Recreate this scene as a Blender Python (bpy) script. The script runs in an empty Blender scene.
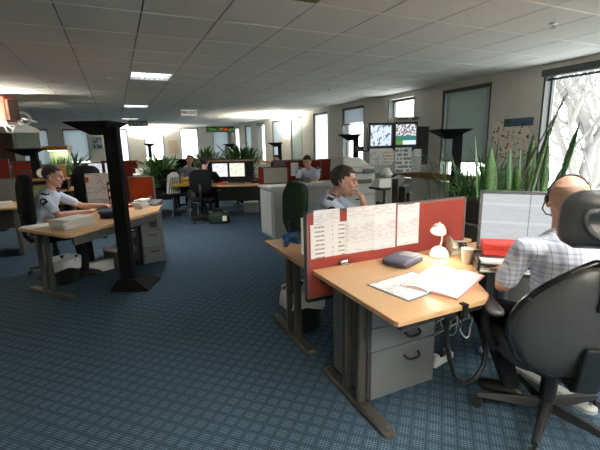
import bpy, bmesh, math, random
from mathutils import Vector as V, Matrix, Euler
R_ = math.radians
random.seed(7)
S = bpy.context.scene
COL = S.collection
PI = math.pi

# ------------------------------------------------------------------ camera, sky, exposure
cam = bpy.data.objects.new('camera', bpy.data.cameras.new('camera'))
COL.objects.link(cam)
cam.data.sensor_width = 36.0
cam.data.lens = 387.65 * 36 / 600
cam.data.clip_start = 0.05
cam.data.clip_end = 200
rt = (0.90534193, -0.42411675, -0.02193082)
dn = (-0.10533707, -0.17423175, -0.97905434)
fw = (0.4114123, 0.88868908, -0.20241452)
cam.matrix_world = Matrix(((rt[0], -dn[0], -fw[0], 0), (rt[1], -dn[1], -fw[1], 0), (rt[2], -dn[2], -fw[2], 1.5), (0, 0, 0, 1)))
S.camera = cam
S.view_settings.view_transform = 'Standard'
S.view_settings.look = 'None'
S.view_settings.gamma = 1.0
S.view_settings.use_curve_mapping = False
S.view_settings.exposure = 0.5
W = bpy.data.worlds.new('overcast'); S.world = W; W.use_nodes = True
bg = W.node_tree.nodes['Background']
bg.inputs[0].default_value = (0.97, 0.99, 1.0, 1)
bg.inputs[1].default_value = 5.0


def lamp(name, kind, loc, power, col=(1, 1, 1), rot=(0, 0, 0), **kw):
    l = bpy.data.lights.new(name, kind)
    l.energy = power; l.color = col
    for k, v in kw.items():
        setattr(l, k, v)
    o = bpy.data.objects.new(name, l); COL.objects.link(o)
    o.location = loc; o.rotation_euler = rot
    return o


# ------------------------------------------------------------------ materials
class NT:
    def __init__(s, m):
        s.t = m.node_tree; s.n = s.t.nodes; s.l = s.t.links
    def new(s, kind, **kw):
        n = s.n.new(kind)
        for k, v in kw.items():
            setattr(n, k, v)
        return n
    def put(s, sock, v):
        if hasattr(v, 'is_linked'): s.l.new(v, sock)
        else: sock.default_value = v
    def m(s, op, a, b=0.0, c=0.0):
        n = s.new('ShaderNodeMath', operation=op)
        s.put(n.inputs[0], a); s.put(n.inputs[1], b)
        if op in ('MULTIPLY_ADD', 'COMPARE', 'SMOOTH_MIN'): s.put(n.inputs[2], c)
        return n.outputs[0]
    def mix(s, f, a, b):
        n = s.new('ShaderNodeMix', data_type='RGBA')
        s.put(n.inputs[0], f)
        s.put(n.inputs[6], a if hasattr(a, 'is_linked') else (*a[:3], 1)); s.put(n.inputs[7], b if hasattr(b, 'is_linked') else (*b[:3], 1))
        return n.outputs[2]
    def obj(s):
        tc = s.new('ShaderNodeTexCoord'); sp = s.new('ShaderNodeSeparateXYZ')
        s.l.new(tc.outputs['Object'], sp.inputs[0])
        return tc.outputs['Object'], sp.outputs[0], sp.outputs[1], sp.outputs[2]
    def noise(s, vec, scale, detail=2.0, rough=0.5):
        n = s.new('ShaderNodeTexNoise'); s.l.new(vec, n.inputs['Vector'])
        n.inputs['Scale'].default_value = scale; n.inputs['Detail'].default_value = detail; n.inputs['Roughness'].default_value = rough
        return n.outputs['Fac']
    def white(s, vec):
        n = s.new('ShaderNodeTexWhiteNoise', noise_dimensions='3D'); s.l.new(vec, n.inputs['Vector']); return n.outputs['Value']
    def xyz(s, x, y, z):
        n = s.new('ShaderNodeCombineXYZ'); s.put(n.inputs[0], x); s.put(n.inputs[1], y); s.put(n.inputs[2], z); return n.outputs[0]


def lin(c):
    return tuple(((v / 255) / 12.92 if v / 255 <= 0.04045 else ((v / 255 + 0.055) / 1.055) ** 2.4) for v in c)


def newmat(name):
    m = bpy.data.materials.new(name); m.use_nodes = True
    t = NT(m); b = t.n['Principled BSDF']
    return m, t, b


MC = {}
def mat(name, rgb, rough=0.5, var=0.12, scale=18.0, metal=0.0, bump=0.0, bscale=None, spec=0.5, emit=None, es=1.0):
    """plain procedural surface: sRGB colour, slight mottling, optional grain relief"""
    if name in MC: return MC[name]
    m, t, b = newmat(name)
    c = lin(rgb)
    o, x, y, z = t.obj()
    n = t.noise(o, scale, 3)
    lo = tuple(v * (1 - var) for v in c); hi = tuple(min(1, v * (1 + var)) for v in c)
    t.put(b.inputs['Base Color'], t.mix(n, lo, hi))
    b.inputs['Roughness'].default_value = rough; b.inputs['Metallic'].default_value = metal
    b.inputs['Specular IOR Level'].default_value = spec
    if bump:
        bn = t.new('ShaderNodeBump'); bn.inputs['Strength'].default_value = bump; bn.inputs['Distance'].default_value = 0.004
        t.put(bn.inputs['Height'], t.noise(o, bscale or scale * 8, 2)); t.l.new(bn.outputs[0], b.inputs['Normal'])
    if emit:
        b.inputs['Emission Color'].default_value = (*lin(emit), 1); b.inputs['Emission Strength'].default_value = es
    MC[name] = m
    return m


def carpet_mat():
    m, t, b = newmat('woven_carpet')
    o, x, y, z = t.obj()
    P = 0.076
    x, y = t.m('MULTIPLY', t.m('ADD', x, y), 0.70711), t.m('MULTIPLY', t.m('SUBTRACT', y, x), 0.70711)     # the weave runs diagonally to the room
    u = t.m('FRACT', t.m('DIVIDE', x, P)); v = t.m('FRACT', t.m('DIVIDE', y, P))
    band = t.m('MAXIMUM', t.m('LESS_THAN', u, 0.26), t.m('LESS_THAN', v, 0.26))
    tu = t.m('FRACT', t.m('DIVIDE', x, P / 5)); tv = t.m('FRACT', t.m('DIVIDE', y, P / 5))
    thread = t.m('MAXIMUM', t.m('LESS_THAN', tu, 0.38), t.m('MULTIPLY', t.m('LESS_THAN', tv, 0.35), 0.75))
    n = t.noise(o, 420, 2); n2 = t.noise(o, 1.3, 3)
    cell = t.mix(thread, lin((28, 42, 58)), lin((104, 126, 146)))
    dark = t.mix(thread, lin((20, 32, 46)), lin((74, 94, 112)))
    c = t.mix(band, cell, dark)
    c = t.mix(t.m('MULTIPLY', n, 0.7), c, lin((30, 46, 60)))
    c = t.mix(t.m('MULTIPLY', n2, 0.25), c, lin((44, 66, 70)))
    t.put(b.inputs['Base Color'], c)
    b.inputs['Roughness'].default_value = 0.95; b.inputs['Specular IOR Level'].default_value = 0.1
    bn = t.new('ShaderNodeBump'); bn.inputs['Strength'].default_value = 0.4; bn.inputs['Distance'].default_value = 0.003
    t.put(bn.inputs['Height'], t.m('ADD', thread, n)); t.l.new(bn.outputs[0], b.inputs['Normal'])
    return m


def wood_mat(name, a, bcol, axis=0, rough=0.35, grain=30):
    m, t, b = newmat(name)
    o, x, y, z = t.obj()
    mp = t.new('ShaderNodeMapping'); t.l.new(o, mp.inputs[0])
    sc = [grain, grain, grain]; sc[axis] = grain / 18
    mp.inputs['Scale'].default_value = sc
    n = t.noise(mp.outputs[0], 1.0, 5, 0.6)
    t.put(b.inputs['Base Color'], t.mix(n, lin(a), lin(bcol)))
    b.inputs['Roughness'].default_value = rough
    return m


def paper_mat(name, ink=(70, 70, 80), base=(246, 247, 248), axis=('x', 'z'), line=0.011, cover=0.5, word=0.016, em=0.62, cols=None, vary=True):
    """white sheet with printed rows of words; ax0 runs along the row, ax1 across the rows"""
    m, t, b = newmat(name)
    o, x, y, z = t.obj(); D = dict(x=x, y=y, z=z)
    a, r = D[axis[0]], D[axis[1]]
    row = t.m('DIVIDE', r, line); rf = t.m('FRACT', row); ri = t.m('FLOOR', row)
    wi = t.m('FLOOR', t.m('DIVIDE', a, word))
    h = t.white(t.xyz(wi, ri, 3.0))
    on = t.m('MULTIPLY', t.m('LESS_THAN', rf, em), t.m('LESS_THAN', h, cover))
    para = t.white(t.xyz(0.0, t.m('FLOOR', t.m('DIVIDE', r, line * 5)), 7.0))
    if vary: on = t.m('MULTIPLY', on, t.m('LESS_THAN', para, 0.82))
    if cols:
        k = None
        for c0, c1 in cols:
            q = t.m('MULTIPLY', t.m('GREATER_THAN', a, c0), t.m('LESS_THAN', a, c1)); k = q if k is None else t.m('MAXIMUM', k, q)
        on = t.m('MULTIPLY', on, k)
    fine = t.white(t.xyz(t.m('FLOOR', t.m('DIVIDE', a, word / 5)), ri, 9.0))
    on = t.m('MULTIPLY', on, t.m('MULTIPLY_ADD', fine, 0.5, 0.5))
    t.put(b.inputs['Base Color'], t.mix(on, lin(base), lin(ink)))
    b.inputs['Roughness'].default_value = 0.7; b.inputs['Specular IOR Level'].default_value = 0.2
    return m


def plaid_mat():
    m, t, b = newmat('plaid_shirt_cloth')
    o, x, y, z = t.obj()
    def band(v, p, w, off=0.0):
        return t.m('LESS_THAN', t.m('FRACT', t.m('ADD', t.m('DIVIDE', v, p), off)), w)
    xx = t.m('ADD', x, t.m('MULTIPLY', y, 0.35))
    P = 0.052
    s1 = t.m('ADD', t.m('MULTIPLY', band(xx, P, 0.3), 0.5), t.m('MULTIPLY', band(xx, P, 0.1, 0.45), 0.8))
    s2 = t.m('ADD', t.m('MULTIPLY', band(z, P, 0.3), 0.5), t.m('MULTIPLY', band(z, P, 0.1, 0.45), 0.8))
    f = t.m('MULTIPLY', t.m('ADD', s1, s2), 0.46)
    t.put(b.inputs['Base Color'], t.mix(f, lin((240, 243, 252)), lin((96, 112, 172))))
    b.inputs['Roughness'].default_value = 0.85; b.inputs['Specular IOR Level'].default_value = 0.1
    bn = t.new('ShaderNodeBump'); bn.inputs['Strength'].default_value = 0.35; bn.inputs['Distance'].default_value = 0.012
    t.put(bn.inputs['Height'], t.noise(o, 9, 2)); t.l.new(bn.outputs[0], b.inputs['Normal'])
    return m


def glass_mat():
    m, t, b = newmat('window_glass')
    t.n.remove(b)
    tr = t.new('ShaderNodeBsdfTransparent'); tr.inputs[0].default_value = (0.96, 0.98, 0.98, 1)
    gl = t.new('ShaderNodeBsdfGlossy'); gl.inputs['Roughness'].default_value = 0.03
    lw = t.new('ShaderNodeLayerWeight'); lw.inputs[0].default_value = 0.12
    mx = t.new('ShaderNodeMixShader'); t.l.new(t.m('MULTIPLY', lw.outputs['Facing'], 0.25), mx.inputs[0]); t.l.new(tr.outputs[0], mx.inputs[1]); t.l.new(gl.outputs[0], mx.inputs[2])
    t.l.new(mx.outputs[0], t.n['Material Output'].inputs[0])
    return m


def translucent_mat(name, rgb, trans):
    m, t, b = newmat(name)
    c = lin(rgb); o, x, y, z = t.obj()
    n = t.noise(o, 30, 2); col = t.mix(n, tuple(v * 0.93 for v in c), c)
    t.put(b.inputs['Base Color'], col); b.inputs['Roughness'].default_value = 0.6
    tl = t.new('ShaderNodeBsdfTranslucent'); t.put(tl.inputs[0], col)
    mx = t.new('ShaderNodeMixShader'); mx.inputs[0].default_value = trans
    t.l.new(b.outputs[0], mx.inputs[1]); t.l.new(tl.outputs[0], mx.inputs[2]); t.l.new(mx.outputs[0], t.n['Material Output'].inputs[0])
    return m


def screen_mat(name, kind, s=1.0):
    m, t, b = newmat(name)
    o, x, y, z = t.obj()
    if kind == 'tv_street':
        n = t.noise(o, 14, 3); c = t.mix(t.m('GREATER_THAN', n, 0.56), lin((205, 220, 238)), lin((92, 112, 140)))
    elif kind == 'tv_crowd':
        n = t.noise(o, 42, 2); up = t.mix(t.m('GREATER_THAN', n, 0.5), lin((238, 236, 240)), lin((70, 62, 72)))
        lo = t.mix(t.m('GREATER_THAN', t.m('ADD', x, 0.06), 0.0), lin((92, 140, 40)), lin((214, 228, 232)))
        mid = t.mix(t.m('GREATER_THAN', z, -0.075), lo, lin((40, 116, 108)))
        c = t.mix(t.m('GREATER_THAN', z, 0.0), mid, up)
    elif kind == 'list':
        r = t.m('FLOOR', t.m('DIVIDE', z, 0.011)); h = t.white(t.xyz(t.m('FLOOR', t.m('DIVIDE', x, 0.05)), r, 1.0))
        c = t.mix(t.m('MULTIPLY', t.m('GREATER_THAN', h, 0.72), 0.5), lin((232, 232, 236)), lin((150, 160, 185)))
    elif kind == 'map':
        n = t.noise(o, 22, 4); c = t.mix(t.m('GREATER_THAN', n, 0.55), lin((232, 234, 214)), lin((200, 208, 170)))
    else:
        r = t.m('FLOOR', t.m('DIVIDE', z, 0.016)); h = t.white(t.xyz(t.m('FLOOR', t.m('DIVIDE', x, 0.09)), r, 1.0))
        bars = t.m('GREATER_THAN', t.m('FRACT', t.m('DIVIDE', z, 0.12)), 0.86)
        c = t.mix(t.m('MULTIPLY', h, 0.35), lin((204, 208, 210)), lin((176, 184, 190)))
        c = t.mix(t.m('MULTIPLY', bars, 0.6), c, lin((224, 228, 230)))
        vb = t.m('LESS_THAN', t.m('ABSOLUTE', t.m('ADD', x, 0.02)), 0.0025)
        c = t.mix(vb, c, lin((120, 132, 146)))
    t.put(b.inputs['Base Color'], (0.02, 0.02, 0.02, 1)); b.inputs['Roughness'].default_value = 0.3
    t.put(b.inputs['Emission Color'], c); b.inputs['Emission Strength'].default_value = s
    return m


def leaf_mat(name, a, bcol, band=None):
    m, t, b = newmat(name)
    o, x, y, z = t.obj()
    n = t.noise(o, 26, 3)
    c = t.mix(n, lin(a), lin(bcol))
    if band:
        w = t.noise(t.xyz(t.m('MULTIPLY', x, 0.5), t.m('MULTIPLY', y, 0.5), t.m('MULTIPLY', z, 2.2)), 24, 3)
        c = t.mix(t.m('MULTIPLY', t.m('GREATER_THAN', w, 0.53), 0.6), c, lin(band))
    t.put(b.inputs['Base Color'], c); b.inputs['Roughness'].default_value = 0.35
    return m


def dots_mat():
    m, t, b = newmat('led_dots')
    o, x, y, z = t.obj()
    h = t.white(t.xyz(t.m('FLOOR', t.m('DIVIDE', x, 0.045)), t.m('FLOOR', t.m('DIVIDE', z, 0.045)), 2.0))
    on = t.m('MULTIPLY', t.m('GREATER_THAN', h, 0.45), t.m('LESS_THAN', t.m('ABSOLUTE', z), 0.085))
    red = t.m('MULTIPLY', t.m('GREATER_THAN', x, 0.05), t.m('LESS_THAN', x, 0.4))
    c = t.mix(red, lin((90, 150, 70)), lin((220, 70, 30)))
    t.put(b.inputs['Base Color'], lin((18, 26, 18)) + (1,))
    t.put(b.inputs['Emission Color'], t.mix(on, (0, 0, 0), c)); b.inputs['Emission Strength'].default_value = 0.5
    return m


def poster_mat(name, kind):
    m, t, b = newmat(name)
    o, x, y, z = t.obj()
    if kind == 'flowers':
        n = t.noise(o, 11, 3); c = t.mix(t.m('GREATER_THAN', n, 0.64), lin((244, 234, 214)), lin((170, 112, 100)))
        n2 = t.noise(t.xyz(t.m('ADD', x, 5.0), y, z), 14, 2); c = t.mix(t.m('GREATER_THAN', n2, 0.64), c, lin((84, 124, 84)))
        n3 = t.noise(t.xyz(t.m('ADD', x, 9.0), y, z), 16, 2); c = t.mix(t.m('GREATER_THAN', n3, 0.63), c, lin((70, 70, 74)))
    elif kind == 'banner':
        n = t.noise(o, 16, 2); c = t.mix(n, lin((30, 52, 88)), lin((96, 128, 150)))
        c = t.mix(t.m('GREATER_THAN', y, 0.14), c, lin((60, 92, 60)))
    else:
        n = t.noise(o, 8, 2); c = t.mix(t.m('GREATER_THAN', n, 0.5), lin((52, 84, 120)), lin((150, 176, 190)))
    t.put(b.inputs['Base Color'], c); b.inputs['Roughness'].default_value = 0.6
    return m


M = dict(
    carpet=carpet_mat(), glass=glass_mat(), plaid=plaid_mat(),
    wall=mat('painted_wall', (222, 219, 210), 0.85, 0.04, 6, bump=0.1),
    tile=mat('ceiling_tile', (208, 208, 202), 0.9, 0.08, 60, bump=0.35, bscale=260),
    void=mat('dark_void', (60, 60, 58), 0.9), tee=mat('white_tee', (226, 226, 220), 0.5, 0.04),
    beech=wood_mat('beech_laminate', (226, 184, 138), (206, 158, 110), 0, 0.32),
    beech_edge=wood_mat('beech_edge', (240, 208, 164), (228, 190, 142), 0, 0.4),
    brown=wood_mat('brown_timber', (186, 126, 58), (142, 90, 38), 1, 0.4),
    darkwood=wood_mat('dark_timber', (88, 58, 36), (62, 40, 26), 2, 0.45),
    red=mat('red_fabric', (150, 68, 60), 0.95, 0.1, 90, bump=0.4, bscale=500, spec=0.1),
    darkred=mat('dark_red_fabric', (112, 42, 34), 0.95, 0.12, 60, bump=0.3, spec=0.1),
    orangered=mat('orange_red_fabric', (150, 62, 34), 0.95, 0.1, 60, bump=0.3, spec=0.1),
    steel=mat('grey_steel', (106, 110, 114), 0.45, 0.05, 40), lsteel=mat('light_grey_steel', (176, 178, 176), 0.5, 0.05, 30),
    dsteel=mat('dark_grey_steel', (84, 85, 82), 0.4, 0.06, 40), cabinet=mat('cabinet_grey', (158, 160, 158), 0.5, 0.05, 20),
    legs=mat('charcoal_leg', (62, 60, 56), 0.4, 0.08, 40), black=mat('black_plastic', (22, 23, 24), 0.4, 0.15), matte=mat('matte_black', (20, 21, 21), 0.7, 0.2),
    post=mat('black_post_paint', (9, 11, 10), 0.75, 0.2, spec=0.15), leather=mat('black_leather', (62, 63, 65), 0.34, 0.2, 24, bump=0.15, bscale=220),
    green_fab=mat('dark_green_fabric', (30, 50, 38), 0.9, 0.15, 60, bump=0.3, spec=0.15), black_fab=mat('black_fabric', (22, 24, 26), 0.92, 0.2, 60, spec=0.15),
    white=mat('white_plastic', (240, 240, 236), 0.4, 0.03), cream=mat('cream_plastic', (226, 220, 196), 0.4, 0.04), offwhite=mat('white_paper', (240, 240, 236), 0.8, 0.03),
    bag=mat('white_bin_bag', (232, 232, 236), 0.35, 0.06, 12, bump=0.5, bscale=30), chrome=mat('chrome', (190, 190, 190), 0.25, 0.05, metal=1.0),
    skin=mat('light_skin', (212, 166, 144), 0.5, 0.12, 22, bump=0.08, bscale=300), skin2=mat('pink_skin', (206, 160, 140), 0.5, 0.12, 22),
    shirt=mat('pale_blue_shirt_cloth', (202, 216, 236), 0.85, 0.05, 14, bump=0.25, bscale=12, spec=0.1), navy=mat('navy_cloth', (28, 34, 58), 0.85, 0.15), trousers=mat('dark_trouser_cloth', (26, 28, 36), 0.9, 0.15, 30, spec=0.1),
    hair=mat('dark_brown_hair', (42, 33, 27), 0.6, 0.3, 140, bump=0.8, bscale=180), shoe=mat('black_shoe_leather', (38, 36, 34), 0.3, 0.2), stubble=mat('grey_stubble', (172, 136, 116), 0.7, 0.16, 160),
    eye=mat('eye_white', (225, 220, 214), 0.2, 0.02), iris=mat('dark_iris', (42, 36, 34), 0.2, 0.1), lip=mat('lip', (176, 100, 92), 0.5, 0.08),
    redbox=mat('red_card', (212, 62, 48), 0.45, 0.06), pink=mat('pink_card', (226, 150, 150), 0.6, 0.05), yellow=mat('yellow_plastic', (224, 190, 60), 0.4, 0.08),
    purple=mat('slate_nylon', (92, 90, 108), 0.7, 0.12, 60, bump=0.4, bscale=300), blue=mat('blue_plastic', (40, 84, 140), 0.4, 0.1),
    copier=mat('copier_grey', (198, 198, 192), 0.5, 0.04), copier2=mat('copier_light_grey', (212, 212, 206), 0.5, 0.04),
    leafA=leaf_mat('snake_leaf', (40, 84, 40), (70, 122, 52), (24, 58, 34)), leafE=leaf_mat('snake_leaf_edge', (150, 160, 80), (120, 140, 66)),
    leafB=leaf_mat('grass_leaf', (44, 96, 44), (92, 144, 66)), leafC=leaf_mat('bush_leaf', (30, 70, 28), (78, 134, 48)), stem=mat('brown_stem', (62, 56, 44), 0.7, 0.2),
    pot=mat('dark_pot', (44, 46, 46), 0.6, 0.15), soil=mat('soil', (40, 32, 26), 0.95, 0.3), bark=mat('pale_bark', (116, 114, 110), 0.9, 0.25, 8),
    blindD=translucent_mat('green_grey_blind', (128, 138, 134), 0.05), blindG=translucent_mat('grey_blind', (168, 180, 186), 0.13), blindW=translucent_mat('white_blind', (236, 240, 242), 0.32),
    frame=mat('dark_window_frame', (72, 76, 74), 0.5, 0.08), sill=mat('pale_sill', (196, 194, 184), 0.6, 0.04), olive=mat('olive_board', (120, 124, 84), 0.8, 0.08),
    terracotta=mat('peach_card', (222, 150, 104), 0.7, 0.08), moss=mat('dark_green_nylon', (24, 46, 30), 0.8, 0.15), watergreen=mat('aquarium_weed', (96, 140, 54), 0.5, 0.3, 30),
)
M['list'] = paper_mat('printed_list', cover=0.86, line=0.0285, word=0.026, ink=(112, 114, 122), em=.34, cols=[(-.115, -.045), (.012, .02), (.058, .105)], vary=False)
M['table_print'] = paper_mat('printed_table', ink=(206, 196, 202), cover=0.55, line=0.0085, word=0.03, em=0.5)
M['desk_print'] = paper_mat('printed_sheet', ink=(196, 202, 206), axis=('x', 'y'), cover=0.5, line=0.012, word=0.02)
M['board_print'] = paper_mat('printed_notice', ink=(170, 172, 176), cover=0.45, line=0.018, word=0.03)


# ------------------------------------------------------------------ mesh builder
class MB:
    GX = None
    def __init__(s):
        s.v = []; s.f = []; s.mi = []; s.X = MB.GX
    def add(s, vs, fs, mi=0):
        k = len(s.v)
        s.v += [s.X @ V(v) for v in vs] if s.X else [V(v) for v in vs]
        s.f += [[i + k for i in f] for f in fs]; s.mi += [mi] * len(fs)
        return s
    def box(s, c, d, rz=0.0, mi=0, rot=None):
        x, y, z = d[0] / 2, d[1] / 2, d[2] / 2
        m = Euler(rot).to_matrix() if rot else Matrix.Rotation(rz, 3, 'Z')
        vs = [V(c) + m @ V(p) for p in ((-x, -y, -z), (x, -y, -z), (x, y, -z), (-x, y, -z), (-x, -y, z), (x, -y, z), (x, y, z), (-x, y, z))]
        return s.add(vs, [(0, 3, 2, 1), (4, 5, 6, 7), (0, 1, 5, 4), (1, 2, 6, 5), (2, 3, 7, 6), (3, 0, 4, 7)], mi)
    def bb(s, x0, x1, y0, y1, z0, z1, mi=0):
        return s.box(((x0 + x1) / 2, (y0 + y1) / 2, (z0 + z1) / 2), (x1 - x0, y1 - y0, z1 - z0), 0, mi)
    def prism(s, poly, z0, z1, mi=0):
        n = len(poly)
        vs = [(p[0], p[1], z0) for p in poly] + [(p[0], p[1], z1) for p in poly]
        fs = [list(range(n))[::-1], list(range(n, 2 * n))] + [(i, (i + 1) % n, n + (i + 1) % n, n + i) for i in range(n)]
        return s.add(vs, fs, mi)
    def loft(s, rings, cap=True, mi=0):
        n = len(rings[0]); vs = [p for r in rings for p in r]; fs = []
        for i in range(len(rings) - 1):
            for j in range(n):
                fs.append((i * n + j, i * n + (j + 1) % n, (i + 1) * n + (j + 1) % n, (i + 1) * n + j))
        if cap:
            fs.append(list(range(n))[::-1]); fs.append([(len(rings) - 1) * n + j for j in range(n)])
        return s.add(vs, fs, mi)
    def tube(s, pts, r, n=8, mi=0):
        pts = [V(p) for p in pts]; rings = []; up = None
        for i, p in enumerate(pts):
            d = (pts[min(i + 1, len(pts) - 1)] - pts[max(i - 1, 0)]).normalized()
            if up is None:
                up = V((0, 0, 1)) if abs(d.z) < 0.9 else V((1, 0, 0))
            a = d.cross(up)
            a = a.normalized() if a.length > 1e-6 else V((1, 0, 0))
            b = a.cross(d).normalized(); up = b
            rr = r[i] if isinstance(r, (list, tuple)) else r
            rings.append([p + a * math.cos(2 * PI * j / n) * rr + b * math.sin(2 * PI * j / n) * rr for j in range(n)])
        return s.loft(rings, True, mi)
    def cyl(s, p0, p1, r0, r1=None, n=16, mi=0):
        return s.tube([p0, p1], [r0, r1 if r1 is not None else r0], n, mi)
    def lathe(s, prof, c=(0, 0, 0), n=24, mi=0):
        return s.loft([[(c[0] + r * math.cos(2 * PI * j / n), c[1] + r * math.sin(2 * PI * j / n), c[2] + z) for j in range(n)] for r, z in prof], True, mi)
    def ell(s, c, r, n=14, m=8, mat3=None, mi=0):
        rings = []
        for i in range(m + 1):
            a = -PI / 2 + PI * i / m
            a = max(min(a, PI / 2 - 0.02), -PI / 2 + 0.02)
            rings.append([V(c) + (mat3 or Matrix.Identity(3)) @ V((r[0] * math.cos(a) * math.cos(2 * PI * j / n), r[1] * math.cos(a) * math.sin(2 * PI * j / n), r[2] * math.sin(a))) for j in range(n)])
        return s.loft(rings, True, mi)
    def cap(s, p0, p1, r0, r1=None, n=12):
        """tapered capsule"""
        r1 = r0 if r1 is None else r1
        p0, p1 = V(p0), V(p1); d = (p1 - p0)
        d = d.normalized() if d.length > 1e-6 else V((0, 0, 1))
        pts = []; rs = []
        for a in (-85, -60, -30, 0):
            pts.append(p0 + d * r0 * math.sin(R_(a))); rs.append(r0 * math.cos(R_(a)))
        for a in (0, 30, 60, 85):
            pts.append(p1 + d * r1 * math.sin(R_(a))); rs.append(r1 * math.cos(R_(a)))
        return s.tube(pts, rs, n)
    def mesh(s, name, mats, smooth=False):
        me = bpy.data.meshes.new(name)
        me.from_pydata([tuple(v) for v in s.v], [], s.f)
        for m in (mats if isinstance(mats, (list, tuple)) else [mats]): me.materials.append(m)
        me.polygons.foreach_set('material_index', s.mi)
        if smooth: me.polygons.foreach_set('use_smooth', [True] * len(me.polygons))
        me.update()
        return me
    def build(s, name, mats, parent=None, bevel=0.0, smooth=False, loc=None, rz=0.0, world=False, sub=0, seg=2):
        bm = bmesh.new(); me = s.mesh(name, mats, smooth); bm.from_mesh(me); bmesh.ops.recalc_face_normals(bm, faces=bm.faces); bm.to_mesh(me); bm.free()
        o = bpy.data.objects.new(name, me); COL.objects.link(o)
        attach(o, parent, world)
        if loc is not None: o.location = loc
        o.rotation_euler.z = rz
        if bevel:
            b = o.modifiers.new('bevel', 'BEVEL'); b.width = bevel; b.segments = seg; b.limit_method = 'ANGLE'; b.angle_limit = R_(50)
        if sub:
            b = o.modifiers.new('sub', 'SUBSURF'); b.levels = sub; b.render_levels = sub
        return o


def wmat(o):
    m = Matrix.LocRotScale(o.location, o.rotation_euler, o.scale)
    if o.parent: m = wmat(o.parent) @ o.matrix_parent_inverse @ m
    return m


def attach(o, parent, world=False):
    if parent is None: return
    o.parent = parent
    if world: o.matrix_parent_inverse = wmat(parent).inverted()


def thing(name, label, cat, loc=(0, 0, 0), rz=0.0, group=None):
    o = bpy.data.objects.new(name, None); COL.objects.link(o)
    o.empty_display_size = 0.1
    o.location = loc; o.rotation_euler = (0, 0, rz)
    return tag(o, label, cat, group)


def tag(o, label, cat, group=None):
    o['label'] = label; o['category'] = cat
    if group: o['group'] = group
    return o


def struct(o):
    o['kind'] = 'structure'; return o


def stuff(o):
    o['kind'] = 'stuff'; return o


KIDS = {}
def dup(root, loc, rz=0.0, label=None, group=None, cat=None):
    def cp(o, parent):
        c = o.copy(); COL.objects.link(c)
        if parent: c.parent = parent
        for ch in [k for k in list(o.children)]:
            cp(ch, c)
        return c
    r = cp(root, None); r.location = loc; r.rotation_euler = (0, 0, rz)
    if label: r['label'] = label
    if group: r['group'] = group
    if cat: r['category'] = cat
    return r


def rounded(x0, x1, y0, y1, r, n=5):
    p = []
    for cx, cy, a0 in ((x1 - r, y1 - r, 0), (x0 + r, y1 - r, 90), (x0 + r, y0 + r, 180), (x1 - r, y0 + r, 270)):
        for i in range(n + 1):
            a = R_(a0 + 90 * i / n); p.append((cx + r * math.cos(a), cy + r * math.sin(a)))
    return p


def remeshed(mb, voxel, it=3, fac=0.5):
    o = bpy.data.objects.new('tmp', mb.mesh('tmp', [])); COL.objects.link(o)
    m = o.modifiers.new('r', 'REMESH'); m.mode = 'VOXEL'; m.voxel_size = voxel; m.use_smooth_shade = True
    s = o.modifiers.new('s', 'SMOOTH'); s.iterations = it; s.factor = fac
    dg = bpy.context.evaluated_depsgraph_get()
    me = bpy.data.meshes.new_from_object(o.evaluated_get(dg))
    bpy.data.objects.remove(o)
    return me


def link(name, me, material, parent=None, world=False):
    me.name = name; me.materials.clear(); me.materials.append(material)
    o = bpy.data.objects.new(name, me); COL.objects.link(o); attach(o, parent, world)
    return o


def text(name, body, size, material, parent, loc, rot, depth=0.001, world=False, align='CENTER'):
    cu = bpy.data.curves.new(name, 'FONT'); cu.body = body; cu.size = size; cu.extrude = depth; cu.align_x = align; cu.align_y = 'CENTER'; cu.resolution_u = 2; cu.offset = size * .035
    t = bpy.data.objects.new(name, cu); COL.objects.link(t)
    me = bpy.data.meshes.new_from_object(t.evaluated_get(bpy.context.evaluated_depsgraph_get()))
    bpy.data.objects.remove(t)
    o = link(name, me, material, parent, world)
    o.location = loc; o.rotation_euler = rot
    return o


# ------------------------------------------------------------------ room shell
XL, XR, YF, YB, HC = -5.2, 5.7, -2.6, 21.0, 2.545
struct(MB().bb(XL, XR, YF, YB, -0.06, 0).build('floor', M['carpet']))
ceil = struct(MB().bb(XL - .2, XR + .2, YF - .2, YB + .2, HC + 0.05, HC + 0.15).build('ceiling', M['void']))

FIX = [(0, 6.55), (0, 11.1), (0, 15.4), (1.3, 2.64)]       # luminaires in the photograph: grid x, centre y
TX, TY, X0, Y0 = 0.6, 0.655, 0.3, 2.86
fixed = set()
def cell(x, y): return (math.floor((x - X0) / TX), math.floor((y - Y0) / TY))
TROF = []
for cx, cy, lit in ((0.6, 6.45, 1), (0.6, 11.03, 1), (0.6, 15.62, 1), (1.2, 2.5, 0), (1.2, -1.4, 1), (2.4, -1.4, 1), (2.4, 0.55, 1), (4.4, -.6, 1)):  # last four are out of view, added to light the foreground
    ij = cell(cx, cy); fixed.add(ij)
    TROF.append((X0 + (ij[0] + .5) * TX, Y0 + (ij[1] + .5) * TY, lit))
tile_me = MB().bb(-TX / 2 + .006, TX / 2 - .006, -TY / 2 + .004, TY / 2 - .004, 0, 0.018).mesh('ceiling_tile', M['tile'])
cells = []
for i in range(math.floor((XL - X0) / TX), math.ceil((XR - X0) / TX)):
    for j in range(math.floor((YF - Y0) / TY), math.ceil((YB - Y0) / TY)):
        if (i, j) in fixed: continue
        cells.append((X0 + (i + .5) * TX, Y0 + (j + .5) * TY))
def cdist(c):
    zc = c[0] * .411 + c[1] * .889
    xs = c[0] * .905 - c[1] * .424
    return 1e3 + math.hypot(*c) if (zc < 1.4 or abs(xs) > zc * 0.95) else zc
cells.sort(key=cdist)
rest = MB()
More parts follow.
